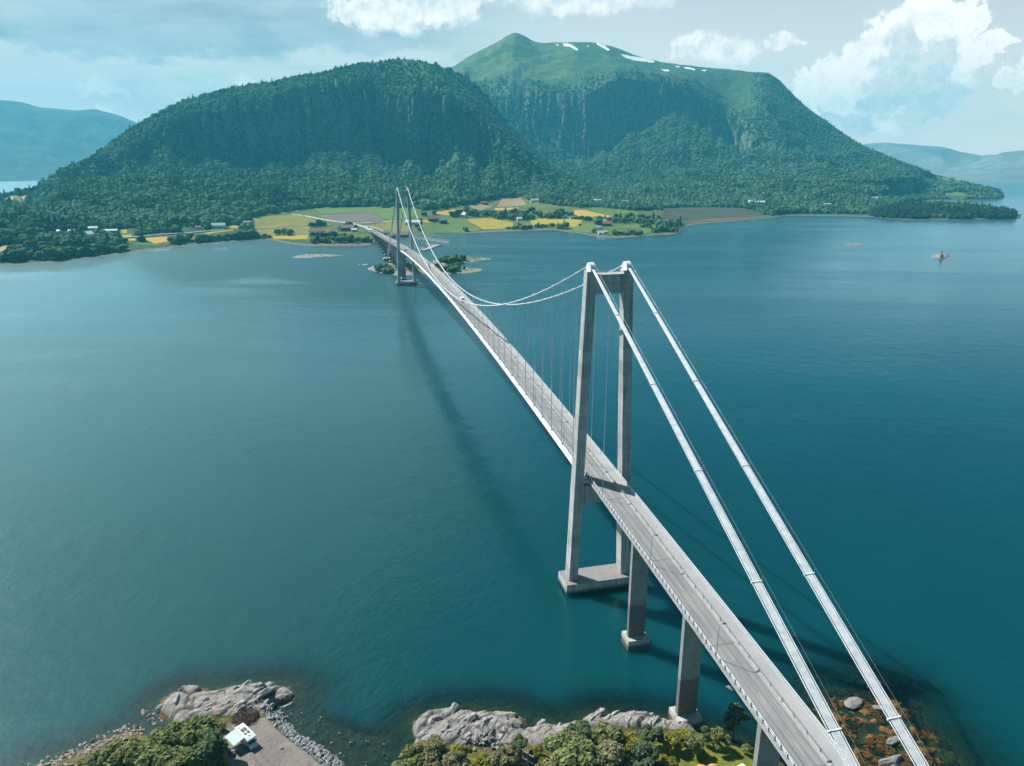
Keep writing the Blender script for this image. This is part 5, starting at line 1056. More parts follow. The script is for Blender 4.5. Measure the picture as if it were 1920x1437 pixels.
und0 = .10-.27*np.clip(-sLw, 0, 40)-.016*np.clip(-sLw, 0, 40)**2+.40*fbm(GX/2.6, GY/2.6, 4, 8)
under = und0*(1-shelf)+shelf*(-.75+.5*fbm(GX/3, GY/3, 4, 18))
hg = np.where(sLw > 0, land, np.maximum(under, -14))
kel = np.where(sk_ > 0, -.55+.5*np.clip(sk_/6, 0, 1), -.55+.30*sk_)
hg = np.where(sL > 0, hg, np.maximum(hg, kel))
# weathered, jointed rock
u_ = GX*.83+GY*.55+1.0*fbm(GX/5, GY/5, 2, 41); v_ = -GX*.55+GY*.83+1.0*fbm(GX/5, GY/5, 2, 43)
def slabs(nc, seed, au, av):              # jointed rock: tilted slabs parted by clefts
    rg = np.random.default_rng(seed); m_ = rk > .02; U, V = u_[m_]/au, v_[m_]/av; pu, pv = [], []
    k = rg.choice(len(U), nc, replace=False); pu, pv = U[k], V[k]; d1 = np.full(U.shape, 1e9); d2 = d1.copy(); who = np.zeros(U.shape, int)
    for q in range(nc):
        d = np.hypot(U-pu[q], V-pv[q]); cl = d < d1; d2 = np.where(cl, d1, np.minimum(d2, d)); who = np.where(cl, q, who); d1 = np.where(cl, d, d1)
    off = rg.uniform(-1, 1, nc); tu = rg.normal(0, .5, nc); tv = rg.normal(0, .6, nc)
    h = off[who]+tu[who]*(U-pu[who])+tv[who]*(V-pv[who]); cr = np.exp(-((d2-d1)/.07)**2)
    H = np.zeros(GX.shape); Cr = np.zeros(GX.shape); H[m_] = h; Cr[m_] = cr; return H, Cr
h1, c1_ = slabs(70, 3, 5.0, 2.4); h2, c2_ = slabs(420, 5, 1.9, 1.0)
rockh = 1.0+.75*fbm(u_/12, v_/7, 2, 51)+.5*h1-.35*c1_**2+.13*h2-.12*c2_**2+.10*fbm(GX/1.2, GY/1.2, 4, 61)
hg = hg+rk*np.clip(sLw/1.6, 0, 1)*rockh
cleft = np.clip(c1_+.6*c2_, 0, 1)
hg = hg*(1-lot)+lot*(2.35+.06*fbm(GX/3, GY/3, 3, 71)+.02*(GX+105))
hg = hg+(1-lot)*(1-rk)*(sLw > 1)*(.25*fbm(GX/4, GY/4, 4, 81))
hg = hg+np.where((sk_ > -1) & (sL < 0), .55*fbm(GX/2.0, GY/1.4, 4, 91)*np.clip(sk_/3+.4, 0, 1), 0)
hg = hg+np.where(sL < 0, .25*fbm(GX/1.3, GY/1.3, 3, 95), 0)
def gz(x, y):
    i = (np.asarray(y)-gy[0])/GS; j = (np.asarray(x)-gx[0])/GS; i0 = np.clip(i.astype(int), 0, len(gy)-2); j0 = np.clip(j.astype(int), 0, len(gx)-2); fi, fj = i-i0, j-j0
    return hg[i0, j0]*(1-fi)*(1-fj)+hg[i0+1, j0]*fi*(1-fj)+hg[i0, j0+1]*(1-fi)*fj+hg[i0+1, j0+1]*fi*fj
def ghit(px, py, z=2.5):                  # photo pixel -> point on the near ground
    for k in range(6):
        P = at(px, py, z); z = float(np.asarray(gz(np.array(P[0]), np.array(P[1]))))
    return np.array([P[0], P[1], z])
def shore_material():
    mt = bpy.data.materials.new('shore_ground'); mt.use_nodes = True; nt = mt.node_tree; N = NT(nt); b = nt.nodes['Principled BSDF']
    tc = N.n('ShaderNodeTexCoord').outputs['Object']; sp = N.n('ShaderNodeSeparateColor', i_0=N.n('ShaderNodeAttribute', attribute_name='cover').outputs['Color']); rkf, ltf, grf = sp.outputs
    ck = N.n('ShaderNodeAttribute', attribute_name='kelp').outputs['Fac']
    z = N.n('ShaderNodeSeparateXYZ', i_0=tc).outputs[2]
    n1 = N.noise(tc, .22, 7, .62); n2 = N.noise(tc, .9, 7, .65); n3 = N.noise(tc, 3.2, 5, .6)
    soil = N.mix(N.ss(n2, .38, .62), (.10, .095, .03), (.19, .155, .06)); soil = N.mix(N.ss(n1, .5, .65), soil, (.06, .085, .018))
    grass = N.mix(N.ss(n2, .36, .64), (.13, .16, .016), (.21, .215, .02)); grass = N.mix(N.ss(n1, .55, .7), grass, (.085, .11, .015))
    c = N.mix(grf, soil, grass)
    gravel = N.mix(N.ss(n1, .35, .65), (.20, .175, .155), (.25, .222, .198)); gravel = N.mix(N.m('MULTIPLY', N.ss(n2, .55, .7), .5), gravel, (.175, .14, .11)); gravel = N.mix(N.m('MULTIPLY', N.ss(n3, .5, .68), .35), gravel, (.29, .275, .26))
    q_ = N.m('ABSOLUTE', N.m('ADD', N.vm('DOT_PRODUCT', N.vm('SUBTRACT', tc, (-104.3, -48.5, 0)), (.80, .60, 0)), N.m('MULTIPLY', N.m('SUBTRACT', N.noise(N.vm('MULTIPLY', tc, (.12, .12, 0)), 1.0, 2), .5), 2.6)))
    gravel = N.mix(N.m('MULTIPLY', N.ss(N.m('ABSOLUTE', N.m('SUBTRACT', q_, .85)), .38, .10), N.m('MULTIPLY', n2, .75)), gravel, (.125, .112, .10))      # wheel ruts
    gravel = N.mix(N.m('MULTIPLY', N.ss(N.noise(N.vm('ADD', tc, (11, 5, 0)), .18, 4, .6), .52, .66), .6), gravel, (.30, .275, .25))
    c = N.mix(N.ss(N.m('ADD', ltf, N.m('MULTIPLY', N.m('SUBTRACT', n2, .5), .8)), .35, .65), c, gravel)
    rot = N.n('ShaderNodeVectorRotate', rotation_type='Z_AXIS', i_Vector=tc, i_Angle=-.6).outputs[0]
    st = N.noise(N.vm('MULTIPLY', rot, (.25, 1.3, .7)), 1.0, 7, .65); st2 = N.noise(N.vm('MULTIPLY', rot, (.5, 4.5, 2)), 1.0, 5, .6)
    rock = N.mix(N.ss(st, .34, .66), (.37, .35, .325), (.215, .203, .19)); rock = N.mix(N.ss(n1, .46, .66), rock, (.37, .32, .28))
    rock = N.mix(N.m('MULTIPLY', N.ss(st2, .56, .66), .55), rock, (.105, .10, .097)); rock = N.mix(N.m('MULTIPLY', N.ss(n2, .58, .70), .75), rock, (.085, .082, .08)); rock = N.mix(N.m('MULTIPLY', N.ss(n3, .58, .70), .4), rock, (.09, .088, .085))
    rock = N.mix(N.m('MULTIPLY', N.ss(N.noise(N.vm('ADD', tc, (31, 7, 0)), .35, 4, .6), .60, .68), .65), rock, (.30, .15, .075))         # lichen and rust
    rock = N.mix(N.m('MULTIPLY', N.ss(N.noise(N.vm('ADD', tc, (3, 47, 0)), .8, 4, .6), .66, .74), .7), rock, (.12, .125, .03))       # moss in the clefts
    rock = N.mix(N.n('ShaderNodeAttribute', attribute_name='cleft').outputs['Fac'], rock, (.055, .048, .038))
    c = N.mix(N.ss(N.m('ADD', rkf, N.m('MULTIPLY', N.m('SUBTRACT', n2, .5), .5)), .35, .6), c, rock)
    weed = N.mix(N.ss(n2, .38, .6), (.26, .115, .028), (.10, .055, .022)); weed = N.mix(N.m('MULTIPLY', N.ss(n3, .52, .66), .8), weed, (.34, .19, .045)); weed = N.mix(N.m('MULTIPLY', N.ss(n1, .52, .64), .8), weed, (.05, .05, .035))
    bed = N.mix(N.ss(n2, .4, .62), (.055, .05, .032), (.15, .125, .085)); bed = N.mix(N.m('MULTIPLY', N.ss(n3, .56, .7), .6), bed, (.22, .20, .17))
    zz = N.m('ADD', z, N.m('MULTIPLY', N.m('SUBTRACT', n2, .5), 1.2))
    c = N.mix(N.ss(zz, .95, .45), c, N.mix(N.m('MULTIPLY', N.ss(n1, .42, .56), .9), bed, weed))
    c = N.mix(N.ss(zz, -.9, -1.8), c, bed)
    c = N.mix(N.ss(N.m('ADD', ck, N.m('MULTIPLY', N.m('SUBTRACT', n2, .5), .7)), .35, .6), c, weed)
    N.put(b.inputs['Base Color'], c); b.inputs['Roughness'].default_value = .9; b.inputs['Specular IOR Level'].default_value = .2
    N.put(b.inputs['Normal'], N.n('ShaderNodeBump', i_Strength=.8, i_Distance=.6, i_Height=N.m('ADD', N.m('ADD', n2, N.m('MULTIPLY', n3, .6)), N.m('MULTIPLY', st2, .8))).outputs[0])
    return mt
me = np_mesh('near_shore', np.stack([GX, GY, hg], -1).reshape(-1, 3), grid_faces(*GX.shape))
c_attr(me, 'cover', np.stack([rk*(hg > .3), lot, grs], -1).reshape(-1, 3)); f_attr(me, 'cleft', cleft*.8); f_attr(me, 'kelp', np.clip(sk_/2+.4, 0, 1)*(sL < 0))
tag(link_mesh('near_shore', me, None, [shore_material()]), kind='structure')

# ------------------------------------------------------------------ water
def water_material():
    mt = bpy.data.materials.new('fjord_water'); mt.use_nodes = True; nt = mt.node_tree; N = NT(nt); nt.nodes.clear()
    tc = N.n('ShaderNodeTexCoord').outputs['Object']; d = N.n('ShaderNodeAttribute', attribute_name='depth').outputs['Fac']
    opq = N.m('SUBTRACT', 1.0, N.m('POWER', 2.718, N.m('MULTIPLY', d, -.36)))
    opq = N.m('MAXIMUM', opq, N.ss(d, 3.5, 8.0))
    n0 = N.noise(tc, .004, 4, .6)
    body = N.mix(N.ss(n0, .35, .65), WATER_A, WATER_B)
    body = N.mix(N.ss(d, 6, .5), body, (.0015, .024, .024))
    rip = N.m('ADD', N.m('MULTIPLY', N.noise(N.vm('MULTIPLY', N.n('ShaderNodeVectorRotate', rotation_type='Z_AXIS', i_Vector=tc, i_Angle=.7).outputs[0], (1.0, .45, 1)), .55, 5, .6, .3), 1.0), N.m('MULTIPLY', N.noise(tc, .085, 4, .6), 3.0))
    streak = N.ss(N.noise(N.vm('MULTIPLY', tc, (.0035, .010, 1)), 1.0, 5, .6, .6), .40, .62)      # wind lanes and slicks
    calm = N.n('ShaderNodeAttribute', attribute_name='calm').outputs['Fac']
    lane = N.ss(N.noise(N.vm('MULTIPLY', N.n('ShaderNodeVectorRotate', rotation_type='Z_AXIS', i_Vector=tc, i_Angle=.35).outputs[0], (.0022, .016, 1)), 1.0, 5, .62, .8), .46, .60)
    rough = N.m('MULTIPLY', N.m('ADD', N.m('ADD', N.m('MULTIPLY', streak, .06), N.m('MULTIPLY', lane, .09)), WROUGH), N.m('SUBTRACT', 1.0, N.m('MULTIPLY', calm, .75)))
    nrm = N.n('ShaderNodeBump', i_Strength=N.m('MULTIPLY', N.m('MULTIPLY', WAVE, N.m('ADD', .72, N.m('MULTIPLY', lane, .55))), N.m('SUBTRACT', 1.0, N.m('MULTIPLY', N.n('ShaderNodeAttribute', attribute_name='calm').outputs['Fac'], .8))), i_Distance=.55, i_Height=rip).outputs[0]
    gl = N.n('ShaderNodeBsdfGlossy', i_Color=(.70, .95, 1, 1), i_Roughness=rough, i_Normal=nrm)
    gl2 = N.n('ShaderNodeBsdfGlossy', i_Color=(.70, .95, 1, 1), i_Roughness=.38, i_Normal=nrm)      # short steep ripples on top of the swell
    gl = N.n('ShaderNodeMixShader', i_0=.30, i_1=gl.outputs[0], i_2=gl2.outputs[0])
    df = N.n('ShaderNodeSubsurfaceScattering', falloff='BURLEY', i_Color=body, i_Scale=1.0, i_Radius=(3.0, 9.0, 8.0))
    tr = N.n('ShaderNodeBsdfTransparent', i_Color=(.38, .66, .62, 1))
    bm_ = N.n('ShaderNodeMixShader', i_0=opq, i_1=tr.outputs[0], i_2=df.outputs[0])
    fr = N.n('ShaderNodeFresnel', i_IOR=1.34, i_Normal=nrm)
    mx = N.n('ShaderNodeMixShader', i_0=fr.outputs[0], i_1=bm_.outputs[0], i_2=gl.outputs[0])
    N.n('ShaderNodeOutputMaterial', i_Surface=mx.outputs[0]); return mt
WATER_A, WATER_B, WAVE, WROUGH = (.0004, .037, .044), (.0007, .045, .052), (.20), .05
rr = [0.0, 20.0]
while rr[-1] < 15800: rr.append(rr[-1]*1.0105+.15)
rr = np.array(rr); th = np.concatenate([np.radians(np.arange(-60, 75, .3)), np.radians(np.arange(75, 300, 3.0))])
WX = CAM[0]+rr[:, None]*np.sin(th)[None]; WY = CAM[1]+rr[:, None]*np.cos(th)[None]
dep = np.full(WX.shape, 40.0); q = (WX > gx[0]) & (WX < gx[-1]) & (WY > gy[0]) & (WY < gy[-1])
edge = np.minimum.reduce([WX[q]-gx[0], gx[-1]-WX[q], gy[-1]-WY[q]])
dep[q] = np.maximum(-gz(WX[q], WY[q]), 0)+np.clip(8-edge, 0, 8)*3
ja = np.clip((np.degrees(th)-AZG[0])/.075, 0, len(AZG)-1).astype(int); sh = (r0[ja][None]-rr[:, None]); inaz = (np.degrees(th) > AZG[0]) & (np.degrees(th) < AZG[-1])
dep = np.where((sh < 400) & (sh > -100) & inaz[None], np.minimum(dep, np.maximum(sh, 0)*.12+.6), dep)
me = np_mesh('water', np.stack([WX, WY, 0*WX], -1).reshape(-1, 3), grid_faces(*WX.shape, wrap=True)); f_attr(me, 'depth', dep.ravel())
wob = 90*fbm(WX/160, WY/160, 3, 12); lf = sstep(np.degrees(th), azel(60, 480)[0], azel(330, 480)[0])*(1-sstep(np.degrees(th), azel(690, 480)[0], azel(800, 480)[0]))
f_attr(me, 'calm', (sstep(-sh+wob*1.4, -520, -400)*lf[None]*inaz[None]+sstep(-sh+wob*.3, -110, -50)*inaz[None]).clip(0, 1))
tag(link_mesh('water', me, None, [water_material()]), kind='structure')

m = MB(); m.add([(-400, -400, -15.5), (400, -400, -15.5), (400, 400, -15.5), (-400, 400, -15.5)], [(0, 1, 2, 3)]); M['bed'] = material('deep_bed', (.01, .02, .018)); tag(m.build('seabed', M['bed'], None), kind='structure')
# ------------------------------------------------------------------ bushes and trees of the near shore
NT_ = {}
def near_proto(kind, seed):
    if kind == 'broad': return leaf_crown('crown', 1.0, .85, 16, 4200, .092, seed, M['leaf_green'], 1.15), trunk_mesh(1.5, 1.0, seed, M['bark'])
    if kind == 'dark': return leaf_crown('crown', .85, 1.15, 16, 4200, .085, seed, M['leaf_dark'], 1.45), trunk_mesh(1.9, .8, seed, M['bark'])
    if kind == 'olive': return leaf_crown('crown', 1.0, .8, 14, 3400, .085, seed, M['leaf_olive'], 1.05), trunk_mesh(1.4, 1.0, seed, M['bark'])
    if kind == 'lime': return leaf_crown('crown', 1.0, .75, 13, 3400, .09, seed, M['leaf_lime'], .9), trunk_mesh(1.2, 1.0, seed, M['bark'])
    return leaf_crown('crown', .8, 1.5, 18, 2000, .075, seed, M['leaf_dark'], 1.8), trunk_mesh(2.6, .8, seed, M['bark'])
PRO = {k: [near_proto(k, s) for s in ss] for k, ss in dict(broad=(1, 2, 3), dark=(4, 5), olive=(6, 7), lime=(8, 9), open=(10,)).items()}
rb = random.Random(11)
def near_tree(kind, px, py, r, label, name='tree', cat='tree', z=None):
    g = ghit(px, py, 4.0); s = r*.112
    cm, tm = rb.choice(PRO[kind]); P = at(px, py, g[2]+s*1.0); g = (P[0], P[1], float(gz(np.array(P[0]), np.array(P[1]))))
    t = empty(name, (g[0], g[1], max(g[2], .3)-.1), rb.uniform(0, 6.28)); t.scale = (s, s, s*rb.uniform(.85, 1.1)); tag(t, label, cat)
    link_mesh('trunk', tm, t); link_mesh('crown', cm, t)
W_ = {'broad': 'leafy green tree', 'dark': 'dark green tree', 'olive': 'greyish olive shrub', 'lime': 'bright yellow-green shrub', 'open': 'tall open dark tree'}
for kind, px, py, r, where in [
 ('broad', 372, 1388, 44, 'nearest the camper van, on the camper headland'), ('broad', 322, 1400, 44, 'second from the camper in the camper headland thicket'), ('broad', 270, 1414, 40, 'in the middle of the camper headland thicket'), ('broad', 222, 1424, 38, 'at the left end of the headland thicket'), ('broad', 180, 1436, 30, 'leftmost, above the stony beach, cut by the lower picture edge'), ('dark', 395, 1424, 46, 'shading the gravel lot below the camper'), ('broad', 345, 1438, 46, 'at the lower picture edge below the headland thicket'), ('broad', 285, 1445, 44, 'at the lower picture edge left of the thicket'), ('lime', 392, 1364, 10, 'small and alone at the back of the pale rock headland'), ('lime', 410, 1440, 22, 'at the edge of the gravel lot'), ('lime', 420, 1366, 7, 'tiny, behind the camper by the rock'),
 ('olive', 806, 1414, 36, 'at the left end of the thicket by the piers behind the rocks'), ('broad', 770, 1432, 32, 'leftmost at the lower edge beside the dark cove'), ('lime', 862, 1416, 24, 'below the cracked pale rocks'), ('olive', 840, 1438, 34, 'at the lower edge below the cracked rocks'), ('lime', 900, 1432, 26, 'yellowest, left of the power pole'), ('olive', 938, 1428, 26, 'brownish, just left of the power pole'), ('dark', 975, 1400, 20, 'slim, directly above the power pole'), ('olive', 962, 1414, 18, 'between the slim dark tree and the brownish shrub'), ('lime', 1006, 1410, 15, 'narrow, right of the power pole crossarm'), ('lime', 1018, 1436, 20, 'right of the power pole at the lower edge'), ('lime', 878, 1398, 6, 'tiny tuft on the cracked rock'), ('lime', 940, 1372, 5, 'tiny tuft in a rock crevice'),
 ('broad', 1058, 1398, 38, 'at the edge of the middle rocks'), ('dark', 1092, 1384, 34, 'tallest of the thicket behind the smooth pale rock'), ('broad', 1084, 1424, 46, 'broad, in the centre of the thicket by the piers'), ('olive', 1046, 1438, 34, 'at the lower edge below the middle thicket'), ('broad', 1140, 1388, 36, 'behind the smooth pale rock'), ('olive', 1150, 1424, 44, 'at the lower edge right of the broad centre tree'), ('lime', 1184, 1394, 30, 'left of the slim poplars'), ('dark', 1212, 1384, 24, 'slim poplar-like, left one of a pair'), ('dark', 1228, 1390, 22, 'slim poplar-like, right one of a pair'), ('dark', 1205, 1428, 40, 'casting a deep shadow at the lower edge'), ('lime', 1264, 1390, 22, 'on the bank below the second pier'), ('lime', 1288, 1382, 20, 'right below the second pier footing'), ('broad', 1306, 1396, 24, 'between the yellow bushes and the lawn'), ('dark', 1322, 1382, 18, 'small, at the shore right of the second pier'), ('broad', 1346, 1392, 22, 'rounded, at the foot of the tall open tree'), ('open', 1376, 1374, 32, 'standing at the water between the second and third piers'), ('lime', 1250, 1430, 26, 'at the left edge of the lawn'), ('broad', 1400, 1408, 12, 'low, beside the third pier'), ('dark', 1462, 1436, 22, 'in the shade right of the third pier')]:
    near_tree(kind, px, py, r, W_[kind]+', '+where, 'shrub' if kind in ('olive', 'lime') else 'tree', 'shrub' if kind in ('olive', 'lime') else 'tree')

# ------------------------------------------------------------------ boulders
def boulder_mesh(seed, name, mat):
    rg = np.random.default_rng(seed); bm = bmesh.new(); bmesh.ops.create_icosphere(bm, subdivisions=3, radius=.5)
    pl = [(lambda n: n/np.linalg.norm(n))(rg.normal(size=3)) for k in range(11)]; of = rg.uniform(.24, .42, 11)
    for v in bm.verts:
        c = np.array(v.co)
        for n, o in zip(pl, of):
            d = c@n
            if d > o: c = c-n*(d-o)
        c = c*(1+.14*float(vnoise(np.array([c[0]*7+seed]), np.array([c[1]*7+c[2]*5]), seed)[0])); v.co = Vector(c*np.array([1.25, 1.0, .85]))
    me = bpy.data.meshes.new(name); bm.to_mesh(me); bm.free(); me.materials.append(mat); return me
M['boulder'] = material('quarried_grey_stone', (.26, .262, .268), (.17, .172, .178), .85, 1.5, (.33, .325, .32), .4, 6, rand=.3)
M['shorestone'] = material('shore_stone', (.30, .245, .20), (.19, .155, .12), .9, 1.0, (.36, .31, .265), .4, 5, rand=.3)
BM = [boulder_mesh(s, 'boulder', M['boulder']) for s in range(1, 8)]; SM = [boulder_mesh(s, 'stone', M['shorestone']) for s in range(21, 26)]
def scatter(poly, n, mind, smin, smax, meshes, name, label, cat, group, seed, power=1.0, sink=.25):
    rg = np.random.default_rng(seed); b0, b1 = poly.min(0), poly.max(0); pts = []; tr = 0
    while len(pts) < n and tr < n*400:
        tr += 1; p = rg.uniform(b0, b1)
        if not inside(np.array(p[0]), np.array(p[1]), poly): continue
        s = smin+(smax-smin)*rg.random()**power
        if any((p[0]-a)**2+(p[1]-b)**2 < (mind*(s+c)/2)**2 for a, b, c in pts): continue
        pts.append((p[0], p[1], s))
    for x, y, s in pts:
        o = bpy.data.objects.new(name, meshes[rg.integers(len(meshes))]); COL.objects.link(o); z = float(gz(np.array(x), np.array(y)))
        o.location = (x, y, max(z, -.15)+s*(.5-sink)*.8); o.scale = (s*rg.uniform(.8, 1.25), s*rg.uniform(.7, 1.1), s*rg.uniform(.65, 1.0)); o.rotation_euler = (rg.uniform(-.4, .4), rg.uniform(-.4, .4), rg.uniform(0, 6.28)); tag(o, label, cat, group)
RIP = wpoly([(486, 1322), (505, 1318), (524, 1326), (542, 1348), (562, 1374), (602, 1398), (640, 1424), (664, 1450), (612, 1450), (578, 1418), (548, 1396), (522, 1374), (505, 1352), (492, 1336)], 1.2)
scatter(RIP, 296, .60, .5, 1.5, BM, 'boulder', 'angular grey quarried boulder in the bank along the gravel lot', 'boulder', 'boulders of the stone bank beside the camper', 4, 1.6)
COVE = wpoly([(560, 1330), (600, 1345), (660, 1380), (740, 1400), (745, 1440), (670, 1440), (640, 1415), (600, 1388), (560, 1362), (535, 1338)], 0)
scatter(COVE, 60, .8, .5, 1.3, SM, 'stone', 'half-sunken brown stone in the dark cove', 'stone', 'stones in the shallow cove', 8, 1.8, .6)
BEACH = wpoly([(14, 1455), (45, 1432), (105, 1410), (155, 1392), (200, 1372), (236, 1354), (266, 1356), (272, 1372), (250, 1392), (215, 1412), (170, 1432), (150, 1455)], .3)
scatter(BEACH, 230, .5, .35, 1.5, SM, 'stone', 'tan weathered stone on the stony beach below the headland thicket', 'stone', 'stones of the beach below the headland thicket', 9, 1.8, .35)
SKIR = wpoly([(262, 1335), (285, 1322), (295, 1345), (318, 1356), (330, 1366), (300, 1366), (280, 1352)], 0)
scatter(SKIR, 26, .7, .4, 1.2, SM, 'stone', 'dark stone at the waterline beside the rock headland end', 'stone', 'stones beside the rock headland', 10, 1.5, .4)
RUB = wpoly([(860, 1392), (905, 1385), (950, 1392), (948, 1404), (915, 1410), (880, 1408)], 2.5)
scatter(RUB, 36, .62, .4, 1.2, BM, 'boulder', 'loose pale boulder below the cracked rock', 'boulder', 'loose boulders among the cracked rocks', 12, 1.5)
M['granite'] = material('jointed_granite', (.30, .29, .28), (.18, .172, .168), .9, .8, (.10, .097, .095), .6, 3, rand=.15)
GM = [boulder_mesh(s, 'rock', M['granite']) for s in (41, 44, 47, 52)]
rgk = np.random.default_rng(77)
for poly, nb, lbl in ((ROCKS[0], 26, 'angular grey slab split from the rock headland beyond the camper'), (ROCKS[1], 40, 'angular grey block of the cracked rocks beside the dark cove'), (ROCKS[2], 24, 'angular pale block of the rocks in front of the second pier')):
    b0, b1 = poly.min(0), poly.max(0); k = 0
    while k < nb:
        x, y = rgk.uniform(b0, b1)
        if float(sdf(np.array(x), np.array(y), poly)) < .8: continue
        k += 1; s = .8+1.9*rgk.random()**1.5; o = link_mesh('rock', GM[rgk.integers(4)]); o.location = (x, y, float(gz(np.array(x), np.array(y)))+.02*s); o.scale = (s*1.5, s*.9, s*.75); o.rotation_euler = (rgk.normal(0, .12), rgk.normal(0, .12), .6+rgk.normal(0, .25)); tag(o, lbl, 'rock', lbl.replace('slab', 'slabs').replace('block', 'blocks'))
M['rock_pale'] = material('pale_shore_rock', (.23, .22, .21), (.13, .125, .12), .85, .5, (.25, .145, .08), .5, 2)
for px, py, sx, sy, sz_, rz, l in [(1600, 1322, 6.5, 5, 2.2, .5, 'rusty rounded rock in the brown seaweed between the cables'), (1636, 1287, 8, 2.6, 1.0, .1, 'low pale rock awash at the outer end of the seaweed'), (1648, 1330, 5, 3.2, 1.6, -.4, 'grey rock beside the rusty rounded rock'), (1675, 1391, 6, 3.2, 1.8, .1, 'flat pale rock slab in the seaweed bed'), (1672, 1428, 8, 4.6, 2.6, .2, 'largest white rock in the seaweed, at the lower edge'), (1363, 1325, 3.2, 1.8, 1.1, -.9, 'small tan rock awash beyond the tall open tree'), (1290, 1355, 3.2, 1.6, 1.1, -.3, 'dark grey rock beside the second pier footing'), (862, 1412, 3.6, 2.6, 1.6, .3, 'pinkish boulder below the cracked rocks'), (529, 1404, 1.0, .8, .8, .3, 'reddish boulder at the edge of the gravel lot')]:
    g = ghit(px, py, .5); o = link_mesh('rock', boulder_mesh(int(px), 'rock', M['rock_pale'])); o.location = (g[0], g[1], max(g[2], -.1)+sz_*.12); o.scale = (sx*.8, sy*.8, sz_*1.0); o.rotation_euler = (0, 0, rz); tag(o, l, 'rock')
# kelp fronds lying on the tidal shelf
def kelp():
    rg = np.random.default_rng(3); n = 6500; K = np.array(KELP); b0, b1 = K.min(0), K.max(0); P = rg.uniform(b0, b1, (n*3, 2)); P = P[inside(P[:, 0], P[:, 1], K)][:n]
    P = P[fbm(P[:, 0]/4.5, P[:, 1]/3.5, 3, 14) > .02]
    n = len(P); a = rg.uniform(0, 6.28, n); s = rg.uniform(.25, .75, n); z = np.maximum(gz(P[:, 0], P[:, 1]), -.22)+rg.uniform(.0, .20, n); d = np.stack([np.cos(a), np.sin(a)], -1); e = np.stack([-d[:, 1], d[:, 0]], -1)
    V = np.stack([np.concatenate([P+d*(s*u)[:, None]+e*(s*v)[:, None], (z+rg.uniform(-.06, .06, n))[:, None]], 1) for u, v in ((-1, -.35), (.1, -.55), (1, -.1), (.9, .3), (0, .55), (-.9, .3))], 1).reshape(-1, 3)
    me = np_mesh('seaweed', V, np.arange(len(V)).reshape(-1, 6), smooth=False); f_attr(me, 'tint', np.repeat(rg.random(n), 6)); return me
M['kelp'] = leaf_mat('bladder_wrack', (.045, .030, .015), (.165, .095, .030), (.105, .055, .022))
tag(link_mesh('seaweed', kelp(), None, [M['kelp']]), 'orange-brown seaweed covering the tidal shelf under the anchor cables', 'seaweed', kind='stuff')

